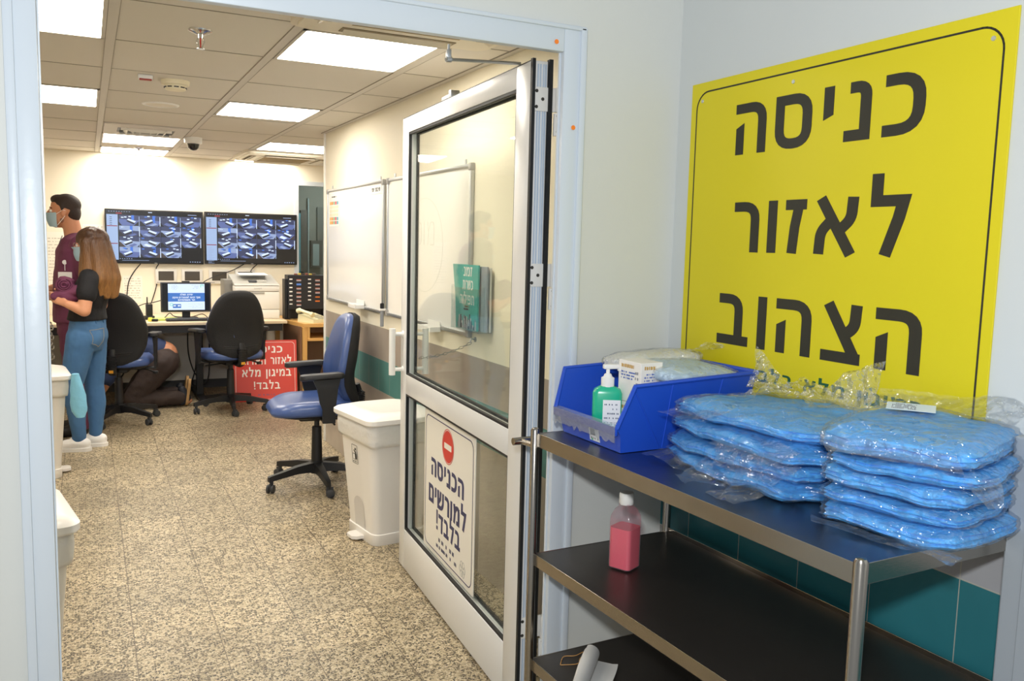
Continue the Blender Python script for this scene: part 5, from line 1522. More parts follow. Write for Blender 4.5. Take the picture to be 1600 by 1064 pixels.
# ------------------------------------------------------------------ swivel chairs
M_SEAT = mat('blue vinyl', '#3f578f', 0.34, bump=0.06, bscale=200, coat=0.1)
M_FABK = mat('black woven back', '#19191b', 0.75, bump=0.25, bscale=260)
def chair_proto(label, loc, rz):
    """faces local +y"""
    t = thing('office_chair', label, 'chair', loc, rz, group='blue and black swivel chairs')
    # star base
    for k in range(5):
        a = 2 * pi * k / 5 + 0.66
        M = Matrix.Rotation(a, 4, 'Z')
        b = B()
        ring_skin(b, [[(x, -w_, z - h_), (x, w_, z - h_), (x, w_ * 0.8, z + h_), (x, -w_ * 0.8, z + h_)] for x, w_, z, h_ in ((0.02, 0.03, 0.115, 0.03), (0.14, 0.024, 0.112, 0.022), (0.25, 0.019, 0.095, 0.017), (0.315, 0.016, 0.085, 0.016), (0.325, 0.012, 0.082, 0.014))])
        bmesh.ops.transform(b, matrix=M, verts=b.verts)
        lg = obj('base_leg', b, M_BLACK, t, smooth=True, angle=50)
        b = B()
        MW = M @ Matrix.Translation((0.305, 0, 0)) @ Matrix.Rotation(0.7 * k, 4, 'Z')
        for s in (-1, 1): lathe(b, [(0.019, -0.009), (0.0255, -0.006), (0.0255, 0.006), (0.019, 0.009)], n=18, M=MW @ Matrix.Translation((0.012, s * 0.014, 0.0258)) @ Matrix.Rotation(pi / 2, 4, 'X'))
        box(b, -0.012, 0.03, -0.006, 0.006, 0.02, 0.062, r=0.004, M=MW); lathe(b, [(0.012, 0.045), (0.012, 0.075)], n=12, M=MW)
        obj('caster', b, M_DKGREY, t, smooth=True)
    b = B(); lathe(b, [(0.04, 0.075), (0.045, 0.085), (0.045, 0.14), (0.034, 0.15), (0.029, 0.36), (0.027, 0.365)], n=24); lathe(b, [(0.016, 0.36), (0.016, 0.44)], n=16); obj('gas_column', b, M_BLACK, t, smooth=True)
    b = B(); box(b, -0.09, 0.09, -0.13, 0.12, 0.415, 0.455, r=0.012); tube(b, [(0.08, 0.02, 0.43), (0.2, 0.03, 0.425), (0.27, 0.035, 0.40)], 0.007, 8); tube(b, [(-0.08, -0.05, 0.43), (-0.24, -0.06, 0.42)], 0.006, 8); box(b, 0.255, 0.295, 0.02, 0.05, 0.385, 0.41, r=0.006)
    obj('tilt_mechanism', b, M_BLACK, t, smooth=True)
    b = B()
    ring_skin(b, [[(x, y + 0.02, z) for x, y in rrect(w_, d_ + 0.04, 0.13, 6)] for w_, d_, z in ((0.38, 0.36, 0.448), (0.45, 0.43, 0.46), (0.48, 0.465, 0.478))])
    obj('seat_pan', b, M_BLACK, t, smooth=True)
    b = B()
    secs = []
    for lvl, (sc, z) in enumerate(((0.97, 0.474), (1.0, 0.488), (1.0, 0.512), (0.96, 0.532), (0.86, 0.545), (0.6, 0.548), (0.25, 0.544))):
        r = []
        for x, y in rrect(0.495 * sc, 0.53 * sc, 0.15 * sc, 8):
            zz = z - (0.022 * max(0, y / 0.24) ** 2 if lvl > 1 else 0.010 * max(0, y / 0.24) ** 2) + (0.012 * (abs(x) / 0.25) ** 2 if lvl > 3 else 0)
            r.append((x, y + 0.025, zz))
        secs.append(r)
    ring_skin(b, secs)
    obj('seat', b, M_SEAT, t, smooth=True, angle=70)
    # back rest: plan outline in x-z, thin curved shell behind, cushion in front
    def backsec(y0, sc):
        out = []
        for k in range(40):
            a = 2 * pi * k / 40
            ca, sa = cos(a), sin(a)
            x = 0.247 * sc * math.copysign(abs(ca) ** 0.62, ca)
            z = 0.285 * sc * math.copysign(abs(sa) ** 0.7, sa)
            wv = 1 - 0.26 * max(0, z / 0.285) - 0.05 * max(0, -z / 0.285)
            x *= wv
            yy = y0 + 0.10 * (x / 0.235) ** 2 * 0.45 - 0.055 * (z / 0.285) ** 2 * 0.5 + 0.035 * math.exp(-((z + 0.12) / 0.12) ** 2) + 0.012 * (z / 0.57 + 0.3)
            out.append((x, yy, 0.775 + z))
        return out
    b = B(); ring_skin(b, [backsec(-0.225, s) if q == 0 else backsec(q, s) for q, s in ((-0.20, 0.99), (-0.175, 1.0), (-0.155, 0.965), (-0.145, 0.85), (-0.14, 0.5))]); obj('back_cushion', b, M_SEAT, t, smooth=True, angle=75)
    b = B(); ring_skin(b, [backsec(q, s) for q, s in ((-0.195, 1.015), (-0.215, 1.01), (-0.238, 0.96), (-0.246, 0.8), (-0.248, 0.4))]); obj('back_shell', b, M_FABK, t, smooth=True, angle=75)
    b = B()
    for zc, wv in ((0.60, 0.15), (0.585, 0.135)):
        tube(b, [(x, -0.262 + 0.02 * (x / 0.15) ** 2 - 0.0, zc - 0.012 * (1 - (x / 0.16) ** 2)) for x in [-wv + 2 * wv * k / 10 for k in range(11)]], 0.003, 6)
    obj('back_piping', b, M_BLACK, t, smooth=True)
    b = B()
    tube(b, [(0, -0.12, 0.43), (0, -0.22, 0.43), (0, -0.262, 0.455), (0, -0.268, 0.56), (0, -0.25, 0.62)], [0.03, 0.034, 0.036, 0.034, 0.026], 12, flat=0.6)
    obj('back_bracket', b, M_BLACK, t, smooth=True)
    b = B()
    for k in range(8): box(b, -0.04, 0.04, -0.292, -0.25, 0.478 + k * 0.0125, 0.485 + k * 0.0125, r=0.003)
    obj('bellows', b, M_BLACK, t, smooth=True)
    b = B(); box(b, -0.016, 0.016, -0.290, -0.284, 0.44, 0.462); obj('warning_sticker', b, mat('amber sticker', '#e8a52a', 0.5), t)
    for s in (-1, 1):
        b = B()
        ring_skin(b, [[(s * (0.275 + q), y0_, z), (s * (0.275 + q), y1_, z), (s * (0.293 + q), y1_, z), (s * (0.293 + q), y0_, z)] for q, y0_, y1_, z in ((0, -0.055, 0.02, 0.44), (0.002, -0.055, 0.02, 0.52), (0.0, -0.06, 0.035, 0.56), (0.0, -0.07, 0.05, 0.64), (-0.004, -0.085, 0.075, 0.7), (-0.006, -0.10, 0.085, 0.708))])
        box(b, s * 0.12, s * 0.29, -0.05, 0.015, 0.438, 0.452, r=0.004)
        am = obj('arm_post', b, M_BLACK, t, smooth=True)
        b = B()
        ring_skin(b, [[(s * 0.278 + x, y, z + 0.014 * cos((y + 0.02) / 0.17 * 1.6) - 0.014) for x, y in rrect(0.085 * sc, 0.26 * sl, 0.035 * sc, 5, 0, 0.02)] for sc, sl, z in ((0.7, 0.93, 0.706), (1.0, 1.0, 0.714), (1.0, 1.0, 0.728), (0.8, 0.96, 0.738))])
        obj('arm_pad', b, M_BLACK, t, smooth=True)
    return t
ch = chair_proto('blue vinyl swivel chair turned sideways in the room centre by the wall', (1.238, 5.15, 0), radians(90 - 3))
copy_thing(ch, (1.095, 7.70, 0), radians(13), 'black-backed swivel chair at the desk in front of the printer and red sign')
copy_thing(ch, (0.20, 7.50, 0), radians(-12), 'black-backed swivel chair right behind the standing woman')

# ------------------------------------------------------------------ pedal bins
M_BINW = mat('white bin plastic', '#f3efe9', 0.33); M_LINER = mat('white bin liner', '#f2efe9', 0.4, trans=0.1, bump=0.5, bscale=22, bdist=0.02)
def bin_proto(label, loc, rz, sticker=True):
    """pedal faces local -y"""
    t = thing('pedal_bin', label, 'bin', loc, rz, group='white pedal bins')
    def sec(w, d, z, r=0.045, dy=0.0): return [(x, y + dy, z) for x, y in rrect(w, d, r, 5)]
    b = B()
    ring_skin(b, [sec(0.33, 0.29, 0.0), sec(0.335, 0.295, 0.005), sec(0.335, 0.295, 0.055), sec(0.325, 0.285, 0.058), sec(0.385, 0.345, 0.46), sec(0.40, 0.36, 0.60), sec(0.405, 0.365, 0.605)])
    body = obj('body', b, M_BINW, t, smooth=True)
    # pedal niche on the front
    b = B()
    pts = [(-0.06, 0.02)] + [(0.06 * -cos(pi * k / 10), 0.17 + 0.05 * sin(pi * k / 10)) for k in range(11)] + [(0.06, 0.02)]
    yf = lambda z: -(0.1425 + 0.03 * (z - 0.06) / 0.4) - 0.0015
    A = [b.verts.new((x, yf(z), z)) for x, z in pts]
    C = [b.verts.new((x * 0.8, yf(z) + 0.0008, 0.03 + (z - 0.02) * 0.92)) for x, z in pts]
    for i in range(len(pts) - 1): b.faces.new((A[i], A[i + 1], C[i + 1], C[i]))
    b.faces.new(C)
    obj('pedal_niche', b, mat('bin niche', '#d9d5d0', 0.45), t, smooth=True)
    b = B(); prism(b, [(-0.05, -0.14), (0.05, -0.14), (0.048, -0.185), (0.03, -0.205), (-0.03, -0.205), (-0.048, -0.185)], 0.012, 0.028); obj('pedal', b, M_BINW, t, smooth=True)
    b = B()
    ring_skin(b, [sec(0.455, 0.41, 0.618, 0.05), sec(0.465, 0.42, 0.625, 0.05), sec(0.465, 0.42, 0.645, 0.05), sec(0.44, 0.395, 0.655, 0.05), sec(0.33, 0.28, 0.672, 0.06), sec(0.30, 0.25, 0.668, 0.06), sec(0.1, 0.08, 0.667, 0.03)])
    obj('lid', b, M_BINW, t, smooth=True, angle=30)
    b = B()
    rings = []
    for k, (s, z) in enumerate(((1.03, 0.616), (1.075, 0.612), (1.08, 0.575), (1.07, 0.53), (1.055, 0.515), (1.02, 0.512))):
        r = []
        for i, (x, y) in enumerate(rrect(0.40 * s, 0.36 * s, 0.05, 8)):
            q = noise.noise(Vector((x * 22, y * 22, z * 12)))
            r.append((x * (1 + 0.018 * q), y * (1 + 0.018 * q), z + (0.022 * noise.noise(Vector((x * 9, y * 9, 3.1))) if k > 2 else 0)))
        rings.append(r)
    ring_skin(b, rings, caps=False)
    obj('liner_bag', b, M_LINER, t, smooth=True, angle=80)
    if sticker:
        F = frame_M((0, yf(0.44) - 0.0005, 0.395), (1, 0, 0), (0, -0.075, 1))
        b = B()
        outline(b, rrect(0.064, 0.094, 0.004, 2, 0.0, 0.045), 0.0022, 0, 0.0008, M=F)
        prism(b, [(-0.024, 0.016), (0.002, 0.016), (0.004, 0.046), (-0.026, 0.046)], 0, 0.0004, M=F, mi=1)
        outline(b, [(-0.022, 0.018), (0.0, 0.018), (0.002, 0.046), (-0.024, 0.046)], 0.002, 0, 0.0008, M=F)
        prism(b, [(0.004, 0.02), (0.012, 0.02), (0.013, 0.06), (0.003, 0.06)], 0, 0.0008, M=F); prism(b, [(0.014, 0.02), (0.02, 0.02), (0.018, 0.05), (0.013, 0.05)], 0, 0.0008, M=F)
        prism(b, [(-0.012, 0.062), (0.006, 0.052), (0.006, 0.058), (-0.01, 0.068)], 0, 0.0008, M=F)
        prism(b, [(0.008 + 0.007 * cos(k * pi / 6), 0.072 + 0.007 * sin(k * pi / 6)) for k in range(12)], 0, 0.0008, M=F)
        lines_text(b, -0.024, 0.024, 0.004, 0.005, F, rng, depth=0.0008)
        obj('tidy_sticker', b, [M_INK, M_PAPER], t)
    return t
bn = bin_proto('white pedal bin with litter sticker half behind the glass door', (1.352, 4.125, 0), radians(-90 + 8))
copy_thing(bn, (-0.335, 5.99, 0), radians(90 + 6), 'white pedal bin at the standing woman, blue glove hanging from it')
copy_thing(bn, (-0.28, 2.95, 0), radians(90 + 10), 'white pedal bin just inside the doorway, mostly hidden by the jamb')
b = B()
rows = []
for i in range(15):
    s = i / 14
    w_ = 0.02 + 0.026 * sin(min(1, s * 1.15) * pi * 0.62) - 0.02 * max(0, s - 0.85) / 0.15
    rows.append([(w_ * cos(2 * pi * k / 18) * (1 + 0.14 * noise.noise(Vector((k * 0.9, s * 5, 1)))) + 0.02 * s, 0.030 * cos(0.3) * sin(2 * pi * k / 18) * (1 + 0.2 * noise.noise(Vector((k, s * 6, 4)))), -0.27 * s) for k in range(18)])
ring_skin(b, rows)
tag(obj('glove', b, mat('light blue glove', '#8ad0f2', 0.45, bump=0.35, bscale=30), smooth=True, loc=(-0.085, 5.80, 0.655)), 'light blue plastic glove or sleeve dangling over the rim of the bin at the woman', 'glove')

# ------------------------------------------------------------------ people
M_SKIN = mat('skin', '#d79a78', 0.5, sss=0.1, vary=0.04, vscale=20)
M_SKIN2 = mat('tan skin', '#c08563', 0.5, sss=0.1, vary=0.05, vscale=20)
M_DENIM = mat('blue denim', '#44709f', 0.75, bump=0.2, bscale=350, bdist=0.003, vary=0.14, vscale=9)
M_TEE = mat('black cotton', '#131319', 0.8, bump=0.1, bscale=60)
M_SCRUB = mat('burgundy scrubs', '#69304f', 0.75, bump=0.12, bscale=40, vary=0.10, vscale=6)
M_HAIRB = mat('dark cropped hair', '#2b1c16', 0.65, bump=0.5, bscale=250, bdist=0.004)
M_MASK = mat('pale blue mask', '#cbe6f2', 0.6)
M_SHOE = mat('white trainer', '#f0efee', 0.5)

def hair_mat():
    m = bpy.data.materials.new('long brown hair'); g = NG(m)
    o = g.xyz()
    mp = g.comb(g.m('MULTIPLY', o[0], 9.0), g.m('MULTIPLY', o[1], 9.0), g.m('MULTIPLY', o[2], 0.8))
    n = g.noise(14, 4, mp)['Fac']
    t = g.nt.nodes.new('ShaderNodeMapRange'); g.nt.links.new(o[2], t.inputs[0])
    t.inputs[1].default_value = 1.5; t.inputs[2].default_value = 1.12
    root = g.mix(n, lin('#2a160b'), lin('#55331b')); tip = g.mix(n, lin('#603a1d'), lin('#b07e45'))
    g.nt.links.new(g.mix(t.outputs[0], root, tip), g.p.inputs['Base Color'])
    g.p.inputs['Roughness'].default_value = 0.42
    g.bump(n, 0.6, 0.01)
    return m
M_HAIRL = hair_mat()

def hand(parts, wrist, d, up, side, size=0.165, curl=0.5):
    """palm, four fingers of different lengths and a thumb; d = direction of the fingers, up = back of the hand, side = thumb side"""
    w, d, up, side = Vector(wrist), Vector(d).normalized(), Vector(up).normalized(), Vector(side).normalized()
    pl = size * 0.5
    for k in (-1.2, -0.4, 0.4, 1.2):
        parts.append(('c', tuple(w + side * k * 0.009), 0.0145, tuple(w + d * pl + side * k * 0.0165), 0.0115))
    for k, L in ((1.5, 0.42), (0.5, 0.48), (-0.5, 0.45), (-1.5, 0.36)):
        p = w + d * pl + side * k * 0.0172
        a1 = (d * cos(curl * 0.5) - up * sin(curl * 0.5)); a2 = (d * cos(curl * 1.3) - up * sin(curl * 1.3)); a3 = (d * cos(curl * 1.9) - up * sin(curl * 1.9))
        L *= size
        p1 = p + a1 * L * 0.45; p2 = p1 + a2 * L * 0.32; p3 = p2 + a3 * L * 0.23
        parts.append(('p', [tuple(p), tuple(p1), tuple(p2), tuple(p3)], [0.0090, 0.0082, 0.0075, 0.0064]))
    t0 = w + d * pl * 0.3 + side * 0.025
    t1 = t0 + (d * 0.6 + side * 0.75).normalized() * size * 0.2; t2 = t1 + (d * 0.9 + side * 0.3 - up * 0.3).normalized() * size * 0.17
    parts.append(('p', [tuple(t0), tuple(t1), tuple(t2)], [0.0125, 0.010, 0.0075]))

def head_parts(c, f, s=1.0, tilt=0.0):
    """head seen as overlapping forms; c = centre of the skull, f = horizontal facing direction"""
    c = Vector(c); f = Vector(f).normalized(); z = Vector((0, 0, 1)); l = z.cross(f)
    a = math.atan2(f.y, f.x)
    P = lambda x, y, q: tuple(c + f * x * s + l * y * s + z * q * s)
    out = [('e', P(-0.012, 0, 0.035), (0.098 * s, 0.077 * s, 0.088 * s), (0, 0, a)),
           ('e', P(0.030, 0, -0.03), (0.066 * s, 0.062 * s, 0.088 * s), (0, 0, a)),
           ('e', P(0.052, 0, -0.088), (0.036 * s, 0.036 * s, 0.03 * s), (0, 0, a)),
           ('c', P(0.025, 0.045, -0.07), 0.022 * s, P(0.06, 0.012, -0.092), 0.02 * s), ('c', P(0.025, -0.045, -0.07), 0.022 * s, P(0.06, -0.012, -0.092), 0.02 * s),
           ('c', P(0.088, 0, 0.012), 0.009 * s, P(0.112, 0, -0.026), 0.0125 * s),
           ('c', P(0.078, -0.035, 0.022), 0.012 * s, P(0.078, 0.035, 0.022), 0.012 * s),
           ('e', P(0.088, 0, -0.058), (0.010 * s, 0.024 * s, 0.008 * s), (0, 0, a)), ('e', P(0.085, 0, -0.070), (0.010 * s, 0.02 * s, 0.007 * s), (0, 0, a))]
    for q in (-1, 1):
        out.append(('e', P(-0.004, q * 0.077, -0.012), (0.018 * s, 0.007 * s, 0.031 * s), (0, 0, a)))
    return out, P

def eyes(P, parent, s=1.0):
    for q in (-1, 1):
        b = B()
        ell_(b, P(0.079, q * 0.031, 0.004), (0.0125 * s,) * 3)
        obj('eye', b, mat('eye white', '#e8e2da', 0.25), parent, smooth=True)
        b = B(); ell_(b, P(0.087, q * 0.031, 0.004), (0.006 * s,) * 3); obj('iris', b, mat('dark iris', '#2a1a12', 0.2), parent, smooth=True)
        b = B(); tube(b, [P(0.083, q * 0.014, 0.024), P(0.087, q * 0.03, 0.030), P(0.074, q * 0.05, 0.024)], 0.0038 * s, 6); obj('eyebrow', b, M_HAIRB, parent, smooth=True)

def mask(P, parent, s=1.0):
    b = B()
    rings = []
    for k in range(7):
        q = k / 6
        zz = -0.012 - 0.098 * q
        bul = 0.012 * sin(q * pi) + (0.02 if k == 0 else 0)
        rings.append([P(0.028 + (0.082 + bul - 0.016 * q) * cos(a) * 1.0, 0.068 * sin(a), zz + 0.012 * (1 - cos(a)) * (0.5 - q) - 0.0022 * (k % 2)) for a in [radians(-80 + 160 * j / 20) for j in range(21)]])
    R = [[b.verts.new(p) for p in r] for r in rings]
    for r0, r1 in zip(R, R[1:]):
        for j in range(20): b.faces.new((r0[j], r0[j + 1], r1[j + 1], r1[j]))
    bmesh.ops.solidify(b, geom=b.faces[:], thickness=0.002)
    m = obj('face_mask', b, M_MASK, parent, smooth=True, angle=60)
    b = B()
    for q in (-1, 1):
        tube(b, [P(0.045, q * 0.069, -0.02), P(0.0, q * 0.079, 0.012), P(-0.018, q * 0.083, 0.008)], 0.0016 * s, 6)
        tube(b, [P(0.038, q * 0.067, -0.10), P(0.0, q * 0.078, -0.05), P(-0.014, q * 0.083, -0.03)], 0.0016 * s, 6)
    obj('ear_loop', b, M_SHOE, m, smooth=True)

# --- man in burgundy scrubs, facing left
mn = thing('person', 'man in burgundy scrubs and blue mask standing side-on behind the woman', 'person', (-0.112, 7.17, 0))
f = Vector((-1, 0.05, 0))
hp, HP = head_parts((-0.035, 0.0, 1.665), f, 1.0)
body = hp + [('c', (0.005, 0, 1.62), 0.058, (0.03, 0, 1.47), 0.066),
             ('l', [(0.02, 0, 1.50, 0.05, 0.06), (0.035, 0, 1.45, 0.085, 0.16), (0.03, 0, 1.36, 0.105, 0.19), (0.025, 0, 1.2, 0.105, 0.165), (0.01, 0, 1.05, 0.10, 0.155), (0.01, 0, 0.93, 0.105, 0.165), (0.015, 0, 0.85, 0.09, 0.15)])]
for s in (-1, 1):
    body += [('p', [(0.015, s * 0.09, 0.9), (0.01, s * 0.10, 0.5), (0.03, s * 0.105, 0.10)], [0.085, 0.055, 0.037]),
             ('c', (0.04, s * 0.105, 0.06), 0.035, (-0.12, s * 0.12, 0.035), 0.028)]
body += [('p', [(0.075, -0.185, 1.415), (0.13, -0.215, 1.14), (-0.06, -0.235, 1.04)], [0.058, 0.043, 0.03]),
         ('p', [(0.035, 0.19, 1.415), (0.05, 0.24, 1.14), (-0.16, 0.20, 1.08)], [0.058, 0.043, 0.03])]
hand(body, (-0.06, -0.235, 1.04), (-1, 0.25, 0.05), (0, 0, 1), (0, 1, 0))
hand(body, (-0.16, 0.20, 1.08), (-1, -0.2, 0.05), (0, 0, 1), (0, -1, 0))
blob('body', body, M_SKIN2, mn, 0.0072, 4)
hair = [('e', HP(-0.022, 0, 0.052), (0.098, 0.0815, 0.082), (0, 0, math.atan2(f.y, f.x))), ('e', HP(-0.062, 0, -0.005), (0.055, 0.070, 0.075), (0, 0, math.atan2(f.y, f.x))), ('e', HP(0.03, 0, 0.088), (0.055, 0.06, 0.038), (0, 0, math.atan2(f.y, f.x)))]
for q in (-1, 1): hair.append(('c', HP(0.005, q * 0.071, 0.05), 0.012, HP(0.002, q * 0.073, 0.0), 0.008))
blob('hair', hair, M_HAIRB, mn, 0.006, 3)
eyes(HP, mn); mask(HP, mn)
blob('stubble', [('c', HP(0.01, 0.052, -0.062), 0.0175, HP(0.05, 0.02, -0.094), 0.02), ('c', HP(0.01, -0.052, -0.062), 0.0175, HP(0.05, -0.02, -0.094), 0.02)], mat('stubble shade', '#8f6450', 0.7), mn, 0.006, 3)
shirt = [('l', [(0.05, 0, 1.515, 0.055, 0.075), (0.04, 0, 1.465, 0.10, 0.18), (0.03, 0, 1.38, 0.125, 0.225), (0.015, 0, 1.22, 0.13, 0.20), (0.0, 0, 1.05, 0.128, 0.195), (-0.002, 0, 0.95, 0.13, 0.205), (0.0, 0, 0.855, 0.135, 0.21)]),
         ('p', [(0.072, -0.182, 1.42), (0.105, -0.20, 1.24)], [0.078, 0.072]), ('p', [(0.035, 0.185, 1.42), (0.05, 0.228, 1.24)], [0.078, 0.072])]
st_ = blob('scrub_top', shirt, M_SCRUB, mn, 0.009, 5, 0.006, 9)
b = B(); prism(b, [(-0.03, 0.0), (0.03, 0.0), (0.0, -0.11)], 0, 0.004, 'z', frame_M((-0.047, 0.0, 1.49), (0.0, -1, 0), (0.38, 0, 1))); obj('undershirt', b, M_TEE, mn)
tr_ = []
for s in (-1, 1): tr_.append(('p', [(0.012, s * 0.085, 0.93), (0.01, s * 0.098, 0.5), (0.03, s * 0.105, 0.10)], [0.115, 0.088, 0.078]))
tr_.append(('l', [(0.01, 0, 1.0, 0.115, 0.17), (0.012, 0, 0.86, 0.125, 0.19), (0.012, 0, 0.76, 0.12, 0.185)]))
blob('scrub_trousers', tr_, M_SCRUB, mn, 0.009, 5, 0.007, 8)
for s in (-1, 1):
    blob('shoe', [('c', (0.045, s * 0.106, 0.045), 0.046, (-0.03, s * 0.112, 0.05), 0.046), ('c', (-0.03, s * 0.112, 0.045), 0.043, (-0.15, s * 0.122, 0.035), 0.034), ('c', (0.045, s * 0.106, 0.022), 0.022, (-0.16, s * 0.124, 0.022), 0.022)], M_BLACK, mn, 0.006, 3)
from mathutils.bvhtree import BVHTree
sbv = BVHTree.FromPolygons([v.co.copy() for v in st_.data.vertices], [tuple(p.vertices) for p in st_.data.polygons])
def on_shirt(x, z): 
    h = sbv.ray_cast(Vector((x, -0.8, z)), Vector((0, 1, 0)))
    return h[0] if h[0] else Vector((x, -0.2, z))
q0, q1, q2 = on_shirt(-0.035, 1.30), on_shirt(-0.035, 1.24), on_shirt(-0.035, 1.20)
b = B(); lathe(b, [(0.015, -0.004), (0.017, 0), (0.015, 0.004)], n=16, M=Matrix.Translation(q0 + Vector((0, -0.005, 0))) @ Matrix.Rotation(pi / 2, 4, 'X'))
tube(b, [q0 + Vector((0, -0.008, -0.005)), q1 + Vector((0, -0.008, 0))], 0.0025, 6); obj('badge_reel', b, M_SHOE, mn, smooth=True)
BF = frame_M(q2 + Vector((0, -0.010, 0)), (1, -0.1, 0), (0, 0, 1))
b = B(); prism(b, [(-0.045, -0.035), (0.045, -0.035), (0.045, 0.03), (-0.045, 0.03)], 0, 0.003, 'z', BF); obj('name_badge', b, M_SHOE, mn)
b = B(); prism(b, [(-0.045, -0.035), (0.01, -0.035), (0.01, -0.024), (-0.045, -0.024)], 0.003, 0.0036, 'z', BF); obj('badge_stripe', b, M_BLACK, mn)
b = B()
for k in range(11):
    z = 0.845 - k * 0.024
    tube(b, [(-0.148 + 0.012 * sin(k * 2.1) + 0.013 * cos(a), -0.13 + 0.01 * sin(a * 2), z + 0.017 * sin(a)) for a in [2 * pi * j / 10 for j in range(11)]], 0.0055, 6, caps=False)
obj('rope_lanyard', b, mat('grey cord', '#b9b4a8', 0.7), mn, smooth=True)

# --- woman with long hair, seen from behind, holding folded scrubs
wm = thing('person', 'woman with long brown hair, black T-shirt and jeans standing with her back turned', 'person', (0.0, 6.62, 0))
f = Vector((-0.96, 0.28, 0)).normalized(); lft = Vector((0, 0, 1)).cross(f)       # lft points to her left: towards the camera
a0 = math.atan2(f.y, f.x)
def Q(x, y, z, o=(0.02, 0, 0)):
    """x along her facing, y to her left"""
    v = f * x + lft * y
    sh = 0.065 * max(0.0, min(1.0, (1.25 - z) / 0.35))      # hips carried a little to her front
    return (v.x + o[0] - sh, v.y + o[1], z)
hp, HP = head_parts(Q(0.0, 0, 1.425), f, 0.94)
body = hp + [('c', Q(-0.02, 0, 1.38), 0.05, Q(-0.04, 0, 1.24), 0.052),
             ('l', [Q(-0.045, 0, 1.265) + (0.05, 0.09, a0), Q(-0.04, 0, 1.21) + (0.085, 0.165, a0), Q(-0.03, 0, 1.10) + (0.10, 0.15, a0), Q(-0.02, 0, 0.97) + (0.09, 0.135, a0), Q(-0.035, 0, 0.86) + (0.105, 0.165, a0), Q(-0.035, 0, 0.78) + (0.105, 0.165, a0)])]
legs = [[Q(-0.02, 0.085, 0.80), (-0.125, 6.555 - 6.62, 0.44), (-0.085, 6.56 - 6.62, 0.09)], [Q(-0.04, -0.085, 0.80), (0.02, 0.055, 0.44), (0.02, 0.06, 0.10)]]
LR = [[0.098, 0.058, 0.036], [0.098, 0.058, 0.036]]
for L in legs:
    body.append(('p', L, [0.085, 0.05, 0.03]))
    a = Vector(L[2]); fd = Vector((-0.95, 0.2, 0)).normalized()
    body.append(('c', tuple(a + Vector((0.01, 0, -0.045))), 0.03, tuple(a + fd * 0.13 + Vector((0, 0, -0.06))), 0.022))
armL = [Q(-0.04, 0.165, 1.21), Q(-0.06, 0.21, 0.995), (-0.125, -0.19, 1.035)]
armR = [Q(-0.04, -0.165, 1.21), Q(-0.05, -0.21, 1.0), (-0.16, 0.06, 1.06)]
body.append(('p', armL, [0.05, 0.043, 0.028])); body.append(('c', armL[0], 0.05, Q(-0.055, 0.195, 1.10), 0.052))
body.append(('p', armR, [0.05, 0.043, 0.028]))
hand(body, armL[2], (-0.75, 0.35, 0.35), (-0.2, -0.9, 0.1), (0, 0.1, 1), 0.155, 0.6)
hand(body, armR[2], (-0.7, -0.5, 0.2), (-0.3, 0.9, 0.2), (0, 0, 1), 0.155, 0.6)
blob('body', body, M_SKIN, wm, 0.0072, 4)
eyes(HP, wm, 0.94); mask(HP, wm, 0.94)
b = B()
for q in (-1, 1): tube(b, [HP(0.098, q * 0.036 + 0.021 * cos(t), 0.003 + 0.017 * sin(t)) for t in [2 * pi * k / 14 for k in range(15)]], 0.0016, 6, caps=False); tube(b, [HP(0.096, q * 0.058, 0.008), HP(0.01, q * 0.078, 0.008)], 0.0016, 6)
tube(b, [HP(0.1, -0.014, 0.006), HP(0.1, 0.014, 0.006)], 0.0016, 6)
obj('glasses', b, mat('brown frames', '#7a5540', 0.3), wm, smooth=True)
# hair: cap plus long fall down the back and over the near shoulder
hair = [('e', HP(-0.02, 0, 0.05), (0.107, 0.092, 0.088), (0, 0, a0)), ('e', HP(-0.06, 0, -0.02), (0.075, 0.09, 0.11), (0, 0, a0)),
        ('c', HP(0.035, 0.045, 0.075), 0.035, HP(-0.02, 0.06, 0.08), 0.05)]
for y, x0, x1, zb, r0, r1 in ((0.062, 0.03, 0.05, 1.15, 0.04, 0.026), (0.08, 0.0, 0.02, 1.12, 0.045, 0.03), (0.075, -0.045, -0.05, 1.10, 0.05, 0.036), (0.045, -0.07, -0.075, 1.085, 0.052, 0.042), (0.0, -0.08, -0.095, 1.085, 0.055, 0.044), (-0.045, -0.075, -0.095, 1.09, 0.052, 0.042), (-0.075, -0.045, -0.075, 1.11, 0.045, 0.034)):
    hair.append(('p', [HP(x0 - (0.03 if x0 > 0 else 0), y, 0.02), Q(x0 * 0.94 - 0.025 + (x1 - x0) * 0.5, y * 1.25, 1.30), Q(x1 - 0.045, y * 1.55, 1.20), Q(x1 - 0.06 - (0.012 if y < 0.05 else 0), y * 1.35, zb)], [r0, r0, r0 * 0.95, r1 * 0.62]))
hm = blob('hair', hair, M_HAIRL, wm, 0.0075, 4)
HV = [(v.co.copy(), v.normal.copy()) for v in hm.data.vertices]
hco = []
for c, nn in HV:
    w_ = math.atan2(c.y, c.x - 0.035)
    hco.extend(c + nn * (0.0035 * noise.noise(Vector((w_ * 14, 0.7 * c.z, 2.0))) + 0.002 * noise.noise(Vector((w_ * 34, c.z, 7.0)))))
hm.data.vertices.foreach_set('co', hco)
hm.data.update()
